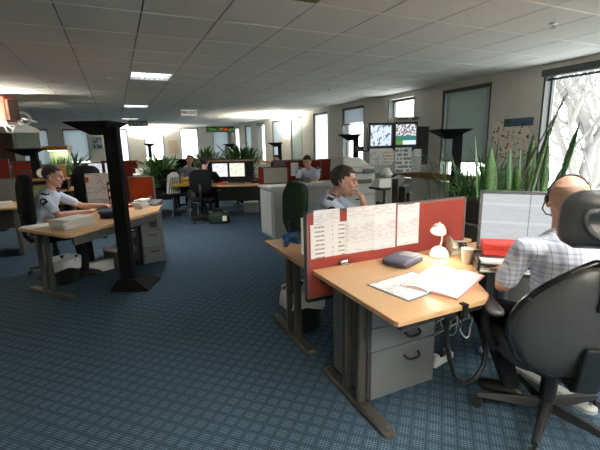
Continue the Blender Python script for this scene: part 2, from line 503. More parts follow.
for k, (x, y) in enumerate(cells):
    if x - TX / 2 < XL - .1 and k >= 295: pass
    if k < 295:
        o = bpy.data.objects.new('ceiling_tile', tile_me); COL.objects.link(o); o.parent = ceil
        o.location = (x, y, HC + random.uniform(0, .0015))
    else:
        rest.bb(max(XL, x - TX / 2 + .006), min(XR, x + TX / 2 - .006), max(YF, y - TY / 2 + .004), min(YB, y + TY / 2 - .004), HC, HC + .018)
stuff(rest.build('far_tiles', M['tile'], ceil))
j = math.floor((YF - Y0) / TY)
while Y0 + j * TY < YB:
    y = Y0 + j * TY
    if y > YF: MB().bb(XL, XR, y - .007, y + .007, HC - .003, HC + .001).build('cross_tee', M['tee'], ceil)
    j += 1

SILL, HEAD = 0.74, 2.44
RW = [(2.72, 3.84), (4.71, 5.78), (6.54, 7.43), (8.38, 9.42), (10.2, 11.17), (11.97, 12.95), (13.8, 14.75), (15.6, 16.5), (17.4, 18.35), (19.3, 20.2), (.86, 1.97), (-1.0, .12)]  # last two windows are unseen, added for daylight from the right
BW = [(-3.68, -2.67), (-2.09, -1.09), (-.33, .62), (1.35, 2.28), (3.1, 4.0), (4.75, 5.6)]
T = 0.28
def wall_with(name, spans, lo, hi, along, base):
    mb = MB()
    def put(a, b, z0, z1):
        if along == 'y': mb.bb(base, base + T, a, b, z0, z1)
        else: mb.bb(a, b, base, base + T, z0, z1)
    e = lo
    for a, b in sorted(spans):
        put(e, a, 0, HC + .04); put(a, b, 0, SILL); put(a, b, HEAD, HC + .04); e = b
    put(e, hi, 0, HC + .04)
    return struct(mb.build(name, M['wall']))
wr = wall_with('wall_right', RW, YF - .2, YB, 'y', XR)
wb = wall_with('wall_back', BW, XL - .2, XR + T, 'x', YB)
struct(MB().bb(XL - .2, XL, YF, YB, 0, HC + .04).build('wall_left', M['wall']))
struct(MB().bb(XL - .2, XR, YF - .2, YF, 0, HC + .04).build('wall_front', M['wall']))
# timber trunking rail, skirting
struct(MB().bb(5.64, 5.7, 4.45, 20.9, .775, .895).bb(5.63, 5.7, 4.45, 20.9, .885, .897).build('trim_1', M['brown'], bevel=.004))
struct(MB().bb(-5.1, 5.6, 20.94, 21.0, .775, .895).bb(-5.1, 5.6, 20.93, 21.0, .885, .897).build('trim_2', wood_mat('brown_timber_x', (186, 126, 58), (142, 90, 38), 0), bevel=.004))
struct(MB().bb(5.685, 5.7, YF, 20.9, 0, .1).build('baseboard_right', M['darkwood']))
struct(MB().bb(XL, 5.65, 20.985, 21.0, 0, .1).build('baseboard_back', M['darkwood']))
# corner piers standing proud between the right hand windows
WSPEC_R = ['val', ('D', 1.15), 'open', ('G', 2.02), ('W', .76), ('D', .8), ('G', .8), 'val', ('G', .8), ('W', .8), 'open', 'open']
WSPEC_B = [('G', .8), ('G', 1.0), ('W', .8), ('W', 1.1), 'open', ('G', .8)]
def window(num, a, b, along, spec):
    def bbx(mb, u0, u1, d0, d1, z0, z1):
        if along == 'y': mb.bb(XR + d0, XR + d1, u0, u1, z0, z1)
        else: mb.bb(u0, u1, YB + d0, YB + d1, z0, z1)
        return mb
    c = (a + b) / 2
    root = struct(bpy.data.objects.new('window_%d' % num, None)); COL.objects.link(root)
    root.location = (XR + .12, c, SILL) if along == 'y' else (c, YB + .12, SILL)
    fr = MB(); w = .05
    for u0, u1, z0, z1 in ((a, a + w, SILL, HEAD), (b - w, b, SILL, HEAD), (a, b, SILL, SILL + w), (a, b, HEAD - w, HEAD)):
        bbx(fr, u0, u1, .13, .19, z0, z1)
    bbx(fr, a + .001, a + .03, .0, .13, SILL, HEAD); bbx(fr, b - .03, b - .001, .0, .13, SILL, HEAD)
    fr.build('window_frame', M['frame'], root, world=True)
    for z0, z1 in ((SILL + w, HEAD - w),):
        bbx(MB(), a + w, b - w, .155, .161, z0, z1).build('pane', M['glass'], root, world=True)
    bbx(MB(), a, b, -.02, .13, SILL - .03, SILL + .005).build('window_sill', M['sill'], root, world=True)
    if spec == 'open': return
    zb, m = (HEAD - .09, M['blindD']) if spec == 'val' else (spec[1], M['blind' + spec[0]])
    big = MB(); bbx(big, a - (.02 if spec == 'val' else -.035), b + (.02 if spec == 'val' else -.035), (-.03 if spec == 'val' else .03), .08, HEAD - .06, HEAD + (.03 if spec == 'val' else 0))
    big.build('blind_headrail', M['frame'], root, world=True)
    sl = MB(); z = HEAD - .06; p = .024 if spec != 'val' else .006
    tilt = R_(76 if spec != 'val' else 5)
    while z > zb:
        d = .0142; dz = d * math.sin(tilt); dd = d * math.cos(tilt)
        u0, u1 = a + .035, b - .035
        if along == 'y':
            vs = [(XR + .055 - dd, u0, z - dz), (XR + .055 - dd, u1, z - dz), (XR + .055 + dd, u1, z + dz), (XR + .055 + dd, u0, z + dz)]
        else:
            vs = [(u0, YB + .055 - dd, z - dz), (u1, YB + .055 - dd, z - dz), (u1, YB + .055 + dd, z + dz), (u0, YB + .055 + dd, z + dz)]
        sl.add(vs, [(0, 1, 2, 3)]); z -= p
    stuff(sl.build('blind_slats', m, root, world=True))
    bbx(MB(), a + .035, b - .035, .04, .07, zb - .03, zb).build('blind_bottom_rail', M['frame'], root, world=True)
    cd = MB()
    for u in (a + .15, b - .15):
        p = (XR + .035, u) if along == 'y' else (u, YB + .035)
        cd.cyl((*p, zb - .02), (*p, HEAD - .05), .003, n=5)
    cd.build('blind_cord', M['sill'], root, world=True)
for k, ((a, b), s) in enumerate(zip(RW, WSPEC_R)): window(k + 1, a, b, 'y', s)
for k, ((a, b), s) in enumerate(zip(BW, WSPEC_B)): window(k + 13, a, b, 'x', s)
# portals help the daylight through the openings
for a, b in RW:
    lamp('daylight_portal', 'AREA', (XR + .26, (a + b) / 2, (SILL + HEAD) / 2), 1, rot=(0, R_(90), 0), shape='RECTANGLE', size=HEAD - SILL, size_y=b - a).data.cycles.is_portal = True
for a, b in BW:
    lamp('daylight_portal', 'AREA', ((a + b) / 2, YB + .26, (SILL + HEAD) / 2), 1, rot=(R_(-90), 0, 0), shape='RECTANGLE', size=b - a, size_y=HEAD - SILL).data.cycles.is_portal = True
d1 = struct(bpy.data.objects.new('door_1', None)); COL.objects.link(d1); d1.location = (-4.5, 20.97, 0)
MB().bb(-4.92, -4.08, 20.95, 20.99, 0, 2.2).build('door_leaf', M['darkwood'], d1, world=True, bevel=.004)
MB().bb(-5.0, -4.92, 20.93, 20.999, 0, 2.28).bb(-4.08, -4.0, 20.93, 20.999, 0, 2.28).bb(-5.0, -4.0, 20.93, 20.999, 2.2, 2.28).build('door_frame', M['darkwood'], d1, world=True)
MB().cyl((-4.16, 20.95, 1.0), (-4.16, 20.9, 1.0), .012).cyl((-4.16, 20.9, 1.0), (-4.28, 20.9, 1.0), .011).build('door_handle', M['chrome'], d1, world=True)


# ------------------------------------------------------------------ luminaires and things on the ceiling
tube_lit = mat('lit_tube', (250, 252, 255), emit=(240, 246, 255), es=5.0); tube_off = mat('unlit_tube', (190, 192, 160))
louv = mat('louvre_aluminium', (190, 194, 196), 0.3, 0.05, metal=0.6); louv_off = mat('olive_louvre', (118, 122, 70), 0.5, 0.08)
TL = ['recessed louvred ceiling light, lit, nearest of the lit ones, left of the photo centre', 'second lit louvred ceiling light, beyond the nearest lit one', 'furthest lit louvred ceiling light above the hanging grey sign',
      'unlit olive ceiling light at the top edge of the photo', 'added lit ceiling light out of view behind the camera, left one', 'added lit ceiling light out of view behind the camera, right one', 'added lit ceiling light out of view above the plaid shirted man', 'added lit ceiling light out of view behind the camera on the window side']
for (x, y, lit), lab in zip(TROF, TL):
    t = thing('ceiling_light', lab, 'ceiling light', (x, y, HC), 0, 'recessed ceiling lights')
    w, d = TX / 2 - .004, TY / 2 - .004
    MB().bb(-w, w, -d, -d + .02, 0, .03).bb(-w, w, d - .02, d, 0, .03).bb(-w, -w + .02, -d, d, 0, .03).bb(w - .02, w, -d, d, 0, .03).bb(-w, w, -d, d, .038, .045).build('housing', M['tee'] if lit else louv_off, t)
    lv = MB()
    for k in range(1, 8): lv.bb(-w + 2 * w * k / 8 - .002, -w + 2 * w * k / 8 + .002, -d + .02, d - .02, .001, .016)
    for k in range(1, 3): lv.bb(-w + .02, w - .02, -d + 2 * d * k / 3 - .003, -d + 2 * d * k / 3 + .003, .001, .016)
    lv.build('louvre', louv if lit else louv_off, t)
    for k in (-1, 0, 1):
        MB().cyl((-w + .03, k * d * .62, .027), (w - .03, k * d * .62, .027), .009, n=10).build('lamp_tube', tube_lit if lit else tube_off, t, smooth=True)
    if lit:
        l = lamp('tube_light', 'AREA', (x, y, HC - .005), 30, (1.0, .97, .92), shape='RECTANGLE', size=.54, size_y=.58)
        l.data.spread = R_(130)
for (x, y), lab in (((3.77, 2.5), 'white ceiling sprinkler at upper right near the window'), ((3.82, 6.76), 'small ceiling sprinkler before the middle windows'), ((.02, 6.77), 'small ceiling sprinkler left of the lit ceiling light')):
    t = thing('sprinkler', lab, 'sprinkler', (x, y, HC), 0, 'ceiling sprinklers')
    MB().lathe([(.034, 0), (.034, -.006), (.014, -.014)]).build('rose', M['white'], t, smooth=True)
    MB().cyl((0, 0, -.01), (0, 0, -.04), .008).lathe([(.02, -.042), (.02, -.046)]).build('nozzle', M['chrome'], t)

t = thing('exit_sign', 'small white hanging sign with dark red lettering under the ceiling', 'sign', (1.98, 11.5, HC), 0)
MB().bb(-.215, .215, -.02, .02, -.175, -.02).build('sign_panel', mat('sign_white', (232, 226, 220), 0.5, emit=(235, 225, 220), es=.25), t, bevel=.006)
text('lettering', 'FIRE EXIT', .1, mat('sign_red', (128, 20, 20)), t, (0, -.0215, -.097), (R_(90), 0, 0))
for x in (-.15, .15): MB().cyl((x, 0, -.03), (x, 0, 0), .006, n=8).build('hanger', M['chrome'], t)
t = thing('direction_sign', 'grey hanging sign with pale lettering before the bright back wall', 'sign', (.78, 14.2, HC), 0)
MB().bb(-.31, .31, -.02, .02, -.33, -.15).build('sign_panel', mat('sign_greygreen', (112, 126, 116), 0.5), t, bevel=.006)
stuff(MB().bb(-.25, -.17, -.023, -.02, -.29, -.2).bb(-.12, -.06, -.023, -.02, -.29, -.2).bb(-.03, .08, -.023, -.02, -.29, -.2).bb(.12, .25, -.023, -.02, -.29, -.2).build('pictogram', mat('sign_pale', (168, 178, 166)), t))
for x in (-.22, .22): MB().cyl((x, 0, -.16), (x, 0, 0), .007, n=8).build('hanger', M['chrome'], t)
t = thing('led_sign', 'long dark dot display with green and red characters above back window', 'sign', (5.0, 20.3, 2.36), 0)
MB().bb(-.72, .72, -.06, .06, -.13, .13).build('casing', mat('display_black', (26, 34, 26)), t, bevel=.01)
MB().bb(-.69, .69, -.064, -.06, -.1, .1).build('display', dots_mat(), t)
for x in (-.5, .5): MB().cyl((x, 0, .12), (x, 0, .185), .01, n=8).build('hanger', M['dsteel'], t)
t = thing('hanging_sign', 'red and white box sign hung under ceiling at left edge', 'sign', (-2.08, 9.45, HC), R_(-35))
MB().bb(-.02, .46, -.12, .12, -.5, -.05).build('red_face', mat('sign_red_face', (208, 74, 60), 0.5), t, bevel=.008)
MB().bb(-.5, -.02, -.12, .12, -.42, -.05).build('white_face', M['white'], t, bevel=.008)
MB().bb(-.5, .46, -.125, .125, -.56, -.5).build('white_band', M['white'], t, bevel=.006)
MB().bb(.46, .53, -.11, .11, -.47, -.1).build('brown_end', M['darkwood'], t)
for x in (-.3, .3): MB().cyl((x, 0, -.06), (x, 0, 0), .01, n=8).build('hanger', M['chrome'], t)


# ------------------------------------------------------------------ uplighter posts
def uplighter(loc, rz, label, h=1.78, s=1.0, power=0, pw=.13, symmetric=False):
    t = thing('uplighter', label, 'floor lamp', loc, rz, 'black uplighter posts')
    off = 0 if symmetric else .14
    q = MB()
    bq = lambda k, z: [(off + k[0], -k[2], z), (off + k[1], -k[2], z), (off + k[1], k[3], z), (off + k[0], k[3], z)]
    q.loft([bq((-.14, .26, .15, .25), 0), bq((-.14, .26, .15, .25), .02), bq((-.09, .1, .08, .1), .11)])
    q.build('base', M['post'], t, bevel=.004)
    MB().bb(off - pw / 2, off + pw / 2, -.05, .05, .05, h - .05).bb(off - pw / 2 - .004, off - pw / 2 + .01, -.03, .03, .06, h - .1).build('post', M['post'], t, bevel=.008)
    a = .26 * s
    def sq(k, z): return [(-k, -k, z), (k, -k, z), (k, k, z), (-k, k, z)]
    MB().loft([sq(.05, h - .15 * s), sq(a, h - .012), sq(a, h), sq(a - .01, h), sq(.06, h - .13 * s)]).build('reflector_head', M['post'], t)
    MB().cyl((0, 0, h - .12 * s), (0, 0, h - .05), .03, n=12).build('bulb', mat('lit_bulb', (255, 250, 235), emit=(255, 246, 225), es=6.0) if power else M['white'], t)
    if power:
        for zz in (.06,):
            l = lamp('uplight', 'SPOT', (loc[0], loc[1], loc[2] + h + zz), power, (1, .93, .8), rot=(PI, 0, 0), spot_size=R_(160), spot_blend=.7, shadow_soft_size=.12)
    return t
uplighter((-.14, 4.55, 0), R_(-25), 'tall black uplighter post standing at the front of the left desk', h=1.77, pw=.135, s=.84)
uplighter((4.83, 4.72, 0), R_(-25), 'black uplighter post at right beside the blinded window, behind the snake plant', h=1.69)
uplighter((5.09, 8.05, 0), R_(-25), 'black uplighter post before the half blinded window, behind the copier', h=1.72)
uplighter((5.2, 13.15, 0), R_(-25), 'lit black uplighter post beneath the glowing right hand wall', h=1.6, power=700)
uplighter((-1.66, 9.78, 0), R_(-25), 'black uplighter post at far left carrying a white bundle on its head', h=1.55)
uplighter((1.52, 20.3, 0), 0, 'lit uplighter post before the back wall, small and distant', h=1.72, power=600, symmetric=True)
uplighter((-2.45, 9.15, 0), 0, 'lit uplighter just outside the left edge of the photo', h=1.7, power=420)
uplighter((.1, -1.5, 0), R_(30), 'added lit uplighter out of view behind the camera, left one', h=1.78, power=1300)  # added lamp, brightens the ceiling for soft front light
uplighter((3.9, -1.5, 0), R_(60), 'added lit uplighter out of view behind the camera, window side', h=1.78, power=1300)  # second added lamp, same soft ceiling bounce
uplighter((4.98, 18.6, 0), 0, 'furthest black uplighter post, before the dot display window', h=1.62, pw=.15)


# ------------------------------------------------------------------ people
def hv(h):                       # heading in degrees from +Y towards +X
    return V((math.sin(R_(h)), math.cos(R_(h)), 0)), V((math.cos(R_(h)), -math.sin(R_(h)), 0))


def person(label, loc, heading, head, hd_yaw, J, pitch=0, roll=0, hair='short', hair_m=None, skin=None, shirt=None, trouser=None, voxel=.0065, fingers=True, police=True, hs=1.0, group=None, legs=None, face=True, neckr=.056, sleeve=.55, watch=False):
    """head = centre of the head; J gives sh, el, wr and hand directions (right, left); everything in world coordinates"""
    skin = skin or M['skin']; shirt = shirt or M['shirt']; trouser = trouser or M['trousers']; hair_m = hair_m or M['hair']
    root = thing('person', label, 'person', loc, R_(-heading), group)
    inv = (Matrix.Translation(V(loc)) @ Matrix.Rotation(R_(-heading), 4, 'Z')).inverted()
    f, r = hv(heading)
    hipc = V(J['hip']); neck = V(J['neck']); head = V(head)
    HM = Matrix.Translation(head) @ Matrix.Rotation(R_(-hd_yaw), 4, 'Z') @ Matrix.Rotation(R_(-pitch), 4, 'X') @ Matrix.Rotation(R_(roll), 4, 'Y') @ Matrix.Scale(hs, 4)
    up = (neck - hipc).normalized()
    sx = (V(J['sh'][0]) - V(J['sh'][1])).normalized()
    fy = up.cross(sx).normalized(); sx = fy.cross(up).normalized()
    T3 = Matrix((sx, fy, up)).transposed()
    L = (neck - hipc).length
    lg = legs or {}
    hips = [hipc + r * .095, hipc - r * .095]
    knees = [V(k) for k in lg['knee']] if 'knee' in lg else [h + f * .42 + r * s * .05 for h, s in zip(hips, (1, -1))]
    ankles = [V(k) for k in lg['ankle']] if 'ankle' in lg else [k + V((0, 0, -k.z + .09)) + f * .03 for k in knees]
    fdir = [V(k).normalized() for k in lg['toe']] if 'toe' in lg else [f, f]

    def torso(mb, g, up_only=False):
        mb.ell(hipc + up * .04, (.168 + g, .125 + g, .13 + g), mat3=T3)
        mb.ell(hipc + up * (L * .42), (.152 + g, .118 + g, .17 + g), mat3=T3)
        mb.ell(hipc + up * (L * .72), (.165 + g, .118 + g, .17 + g), mat3=T3)
        mb.cap(V(J['sh'][0]) + up * -.012 - sx * .02, V(J['sh'][1]) + up * -.012 + sx * .02, .062 + g)
        mb.cap(neck - up * .07, V(J['sh'][0]) - sx * .03, .062 + g, .056 + g); mb.cap(neck - up * .07, V(J['sh'][1]) + sx * .03, .062 + g, .056 + g)

    b = MB(); b.X = inv
    torso(b, -.012)
    b.cap(neck - up * .06, neck + (head - neck) * .62, neckr + .004, neckr - .003)
    for h, k, a, fd in zip(hips, knees, ankles, fdir):
        b.cap(h, k, .078, .056); b.cap(k, a, .054, .036); b.cap(a - V((0, 0, .05)), a - V((0, 0, .066)) + fd * .12, .03, .016)
    for s, e, w in zip(J['sh'], J['el'], J['wr']):
        s, e, w = V(s), V(e), V(w)
        b.cap(s, e, .046, .038); b.cap(e, e + (w - e) * .45, .039, .038); b.cap(e + (w - e) * .45, w, .038, .026)
    # hands: palm, four fingers of different length, thumb from the side
    for i, (e, w) in enumerate(zip(J['el'], J['wr'])):
        w = V(w)
        d, n = (V(q).normalized() for q in J['hand'][i][:2]); curl = J['hand'][i][2]
        sd = d.cross(n).normalized(); sgn = J['hand'][i][3]           # thumb side
        b.cap(w, w + d * .03, .027, .028)
        for q in (-.027, -.009, .009, .027):
            b.cap(w + d * .02 + sd * q * .7, w + d * .088 + sd * q, .0145, .0125, 8)
        if fingers:
            for q, ln in ((-.03, .066), (-.0105, .076), (.0105, .08), (.03, .07)):
                q2 = q * sgn
                k = w + d * .09 + sd * q2; ang = R_(curl)
                d1 = d * math.cos(ang * .5) + n * math.sin(ang * .5); d2 = d * math.cos(ang * 1.2) + n * math.sin(ang * 1.2)
                m_ = k + d1 * ln * .55
                b.cap(k, m_, .0095, .0088, 8); b.cap(m_, m_ + d2 * ln * .5, .0088, .0075, 8)
            k = w + d * .03 + sd * sgn * .03; d1 = (d * .6 + sd * sgn * .75 + n * .25).normalized(); d2 = (d * .9 + sd * sgn * .25 + n * .45).normalized()
            b.cap(k, k + d1 * .042, .0125, .0105, 8); b.cap(k + d1 * .042, k + d1 * .042 + d2 * .034, .0105, .0085, 8)
        else:
            b.cap(w + d * .08, w + d * .15 + n * .03, .03, .02)
    # head
    b.X = inv @ HM
    b.ell((0, -.012, .032), (.077, .097, .088), 18, 12); b.ell((0, .028, -.045), (.058, .062, .068)); b.ell((0, .062, -.093), (.026, .022, .02))
    b.ell((0, .01, -.03), (.067, .075, .06)); b.cap((-.03, .073, .026), (.03, .073, .026), .016)
    b.cap((0, .086, .018), (0, .106, -.02), .0105, .0135); b.cap((-.011, .096, -.025), (.011, .096, -.025), .009)
    b.ell((0, .085, -.056), (.024, .01, .013)); b.cap((-.045, .06, -.012), (-.03, .07, -.022), .018); b.cap((.045, .06, -.012), (.03, .07, -.022), .018)
    for s in (-1, 1):
        b.ell((s * .079, -.008, -.002), (.011, .021, .032), mat3=Euler((0, 0, s * R_(-22))).to_matrix())
    b.X = inv
    link('body', remeshed(b, voxel, 2, .4), skin, root)
    b = MB(); b.X = inv
    torso(b, .004)
    for s, e in zip(J['sh'], J['el']):
        s, e = V(s), V(e); q = s + (e - s) * sleeve
        b.cap(s, q, .06, .056)
        b.cap(q, q + (e - s).normalized() * .012, .058, .058)
    link('shirt', remeshed(b, max(voxel * 1.3, .009), 3, .5), shirt, root)
    b = MB(); b.X = inv
    b.ell(hipc + up * .0, (.176, .135, .115), mat3=T3)
    for h, k, a in zip(hips, knees, ankles):
        b.cap(h, k, .092, .066); b.cap(k, a + V((0, 0, .02)), .066, .052)
    link('trousers', remeshed(b, max(voxel * 1.3, .009), 3, .5), trouser, root)
    for a, fd in zip(ankles, fdir):
        b = MB(); b.X = inv; sd = V((fd.y, -fd.x, 0)); g = a.copy(); g.z = a.z - .09
        rings = []
        for t_, wd, hh in ((-.085, .022, .05), (-.07, .036, .085), (.0, .038, .085), (.06, .044, .07), (.12, .046, .056), (.165, .036, .046), (.185, .018, .03)):
            c = g + fd * t_
            rings.append([c + sd * wd * x_ + V((0, 0, z_ * hh * 1.25)) for x_, z_ in ((-1, 0.02), (1, .02), (1, .45), (.7, .85), (0, 1), (-.7, .85), (-1, .45))])
        b.loft(rings).build('shoe', M['shoe'], root, sub=1, smooth=True)
    # hair and face
    if hair:
        b = MB(); n, m = 28, 18; g = .007 if hair != 'stubble' else .0035
        vs = []; fs = []
        for i in range(m + 1):
            a = -PI / 2 + PI * (i + .01) / (m + .02)
            for j_ in range(n):
                q = 2 * PI * j_ / n
                vs.append(V((.077 + g, .097 + g, .088 + g)) * V((math.cos(a) * math.cos(q), math.cos(a) * math.sin(q), math.sin(a))).length if False else V(((.077 + g) * math.cos(a) * math.cos(q), (.097 + g) * math.cos(a) * math.sin(q) - .012, (.088 + g) * math.sin(a) + .032)))
        for i in range(m):
            for j_ in range(n):
                ids = (i * n + j_, i * n + (j_ + 1) % n, (i + 1) * n + (j_ + 1) % n, (i + 1) * n + j_)
                c = sum((vs[k] for k in ids), V()) / 4
                front = c.y > .02
                line = (.072 if c.y > .05 else .045) if front else (.012 if c.y > -.03 else -.04)
                ok = c.z > line
                if hair == 'stubble': ok = (-.06 < c.z < .075 - .3 * max(0, c.y + .06)) and c.y < .03 and not (c.z < .0 and c.y > -.03)
                if ok: fs.append(ids)
        b.X = inv @ HM
        b.add(vs, fs)
        o = b.build('hair', hair_m, root, smooth=True)
        so = o.modifiers.new('solid', 'SOLIDIFY'); so.thickness = .009 if hair != 'stubble' else .002; so.offset = -1
    if face:
        for s in (-1, 1):
            b = MB(); b.X = inv @ HM; b.ell((s * .031, .074, .006), (.0115, .009, .0058), 10, 6); e = b.build('eye', M['eye'], root, smooth=True)
            b = MB(); b.X = inv @ HM; b.ell((s * .031, .0805, .006), (.0052, .0035, .0052), 8, 6).build('iris', M['iris'], e, smooth=True)
            b = MB(); b.X = inv @ HM; b.cap((s * .016, .088, .029), (s * .045, .08, .032), .0045, .0035, 6).build('eyebrow', hair_m, root, smooth=True)
        b = MB(); b.X = inv @ HM; b.cap((-.02, .0915, -.056), (.02, .0915, -.056), .0055, None, 8).build('lips', M['lip'], root, smooth=True)
    # collar
    b = MB(); b.X = inv
    ring = []
    for k in range(17):
        q = 2 * PI * k / 16
        ring.append(neck + sx * math.cos(q) * .068 + fy * math.sin(q) * .066 + up * (-.022 - .018 * math.sin(q)))
    b.tube(ring, .013, 8).build('collar', shirt, root, smooth=True)
    if police:
        for k, (s, e) in enumerate(zip(J['sh'], J['el'])):
            s, e = V(s), V(e); ax = (e - s).normalized(); out = (sx if k == 0 else -sx); out = (out - ax * out.dot(ax)).normalized(); lat = ax.cross(out).normalized()
            b = MB(); b.X = inv                                  # epaulette along the top of the shoulder
            p0 = s - out * .045 + up * .062; p1 = s + out * .028 + up * .052
            q = (p1 - p0).normalized(); tv = q.cross(fy).normalized()
            rings = [[c + fy * .026 * a_ + tv * .012 * b_ for a_, b_ in ((-1, -1), (1, -1), (1, 1), (-1, 1))] for c in (p0, p0 + (p1 - p0) * .6, p1)]
            ep = b.loft(rings).build('epaulette', M['navy'], root, bevel=.004)
            b = MB(); b.X = inv
            for u in (.45, .62): b.cap(p0 + (p1 - p0) * u - fy * .022 - tv * .012, p0 + (p1 - p0) * u + fy * .022 - tv * .012, .004, None, 6); b.cap(p0 + (p1 - p0) * u - fy * .022 + tv * .012, p0 + (p1 - p0) * u + fy * .022 + tv * .012, .004, None, 6)
            b.build('rank_bar', M['offwhite'], ep)
            c = s + (e - s) * .17 + out * .058
            b = MB(); b.X = inv                                  # rounded arm badge
            def disc(rad, o0, o1, flat):
                pr = [(math.cos(R_(15 * k_)) * rad, math.sin(R_(15 * k_)) * rad) for k_ in range(0, 13)] + [(-rad, -flat), (rad, -flat)]
                return [[c + out * o_ + lat * x_ - ax * y_ for x_, y_ in pr] for o_ in (o0, o1)]
            bd = b.loft(disc(.036, -.012, .007, .034)).build('badge', M['navy'], root)
            b = MB(); b.X = inv; b.loft(disc(.02, .006, .009, .012)).build('crest', mat('crest_grey', (168, 172, 186)), bd)
    if watch:
        e, w = V(J['el'][0]), V(J['wr'][0]); d = (w - e).normalized()
        b = MB(); b.X = inv; b.cyl(w - d * .03, w - d * .008, .034, .032).build('wristwatch', M['black'], root, smooth=True)
    return root, inv @ HM, inv


def headset(root, HMl, ps=1.0):
    b = MB(); b.X = HMl
    arc = [(.085 * math.cos(R_(a)), -.015, .03 + .094 * math.sin(R_(a))) for a in range(-12, 193, 12)]
    bd = b.tube(arc, .005, 8).build('headset_band', M['black'], root, smooth=True)
    b = MB(); b.X = HMl
    for s in (-1, 1): b.ell((s * .089, -.012, .01), (.01, .019 * ps, .021 * ps))
    stuff(b.build('ear_pad', M['black'], bd, smooth=True))
    b = MB(); b.X = HMl
    b.tube([(-.092, .0, .0), (-.09, .05, -.04), (-.06, .1, -.07), (-.03, .112, -.075)], .0035, 6).ell((-.028, .113, -.075), (.011, .008, .008), 8, 6)
    b.build('microphone_boom', M['black'], bd, smooth=True)


# ------------------------------------------------------------------ office chairs
def star_base(t, r=.31, mt=None, hub=.06, n=5, a0=20, top=.42):
    mt = mt or M['black']
    bs = MB().lathe([(.045, .075), (.05, .1), (.04, .135), (.03, .14)], n=16).cyl((0, 0, .1), (0, 0, top), .028, .028).cyl((0, 0, .12), (0, 0, top * .72), .04).build('column', mt, t, smooth=False)
    for k in range(n):
        a = R_(a0 + 360 * k / n); c, s = math.cos(a), math.sin(a)
        q = MB()
        rings = []
        for u, w, z0, z1 in ((.03, .03, .075, .13), (r * .6, .024, .075, .112), (r, .018, .07, .092)):
            rings.append([(u * c - w * s * k_, u * s + w * c * k_, z) for k_, z in ((-1, z0), (1, z0), (.6, z1), (-.6, z1))])
        lg = q.loft(rings).build('base_leg', mt, t, bevel=.003)
        cs = MB()
        for d in (-.014, .014):
            x, y = r * c - d * s, r * s + d * c
            cs.cyl((x + .009 * s, y - .009 * c, .028), (x - .009 * s, y + .009 * c, .028), .027, n=14)
        cs.cyl((r * c, r * s, .028), (r * c, r * s, .075), .008, n=8)
        cs.build('castor', M['black'], lg)


def pad(w, d, h, rad=.06, puff=.02, n=6):
    """cushion lying flat: rounded outline, crowned top"""
    mb = MB(); pts = rounded(-w / 2, w / 2, -d / 2, d / 2, rad, n)
    rings = [[(x * k, y * k, z) for x, y in pts] for k, z in ((.9, 0), (.985, h * .18), (1, h * .5), (.97, h * .85), (.86, h), (.5, h + puff), (.1, h + puff * 1.25))]
    return mb.loft(rings)


def task_chair(label, loc, heading, fabric, name='office_chair', bh=.5, group='office chairs', arms=True, bw=.43):
    t = thing(name, label, 'chair', loc, R_(-heading), group)
    star_base(t)
    o = pad(.48, .46, .07, .09).build('seat', fabric, t, smooth=True); o.location = (0, .0, .43)
    o = MB(); pts = rounded(-bw / 2, bw / 2, 0, bh, .14, 7)
    def row(k, y, pin=0): return [(x * k, y + .25 * (x * k) ** 2 * 2 - .06 * math.sin(PI * z / bh * .8), (z - bh / 2) * k + bh / 2) for x, z in pts]
    o.loft([row(.9, -.035), row(1, -.02), row(1, .015), row(.9, .03), row(.4, .038)])
    bk = o.build('backrest', fabric, t, smooth=True); bk.location = (0, -.25, .62); bk.rotation_euler.x = R_(-7)
    MB().tube([(0, -.02, .44), (0, -.24, .45), (0, -.29, .52), (0, -.3, .78)], [.03, .03, .026, .02], 8).build('back_bracket', M['black'], t, smooth=True)
    if arms:
        for s in (-1, 1):
            MB().tube([(s * .2, .02, .44), (s * .29, .02, .46), (s * .3, .0, .62)], .018, 8).build('arm_post', M['black'], t, smooth=True)
            q = pad(.065, .26, .025, .03, .004).build('armrest', M['black'], t, smooth=True); q.location = (s * .3, .02, .62)
    return t


# ------------------------------------------------------------------ desk fittings
def t_leg(t, x, y0, y1, ya, yb, top=.66, mt=None, wide=.055, foot=.075):
    mt = mt or M['legs']
    pts = rounded(x - foot / 2, x + foot / 2, y0, y1, foot * .48, 6)
    lg = MB().loft([[(p[0], p[1], 0) for p in pts], [(p[0], p[1], .022) for p in pts], [((p[0] - x) * .75 + x, (p[1] - (y0 + y1) / 2) * .98 + (y0 + y1) / 2, .036) for p in pts]]).build('leg_foot', mt, t, world=True)
    for y in (ya, yb):
        pp = rounded(x - wide / 2, x + wide / 2, y - wide * .42, y + wide * .42, wide * .3, 4)
        MB().prism(pp, .03, top).build('leg_post', mt, t, world=True)
    MB().bb(x - .025, x + .025, y0 + .03, y1 - .03, top - .005, top + .034).build('leg_bracket', mt, t, world=True)
    for y in (y0 + .035, y1 - .035): MB().cyl((x, y, .034), (x, y, .042), .01, n=10).build('screw_cap', M['chrome'], t, world=True)


def desktop(t, poly, z0=.694, z1=.72, top=None):
    o = MB().prism(poly, z0, z1).build('desktop', top or M['beech'], t, world=True, bevel=.004)
    return o


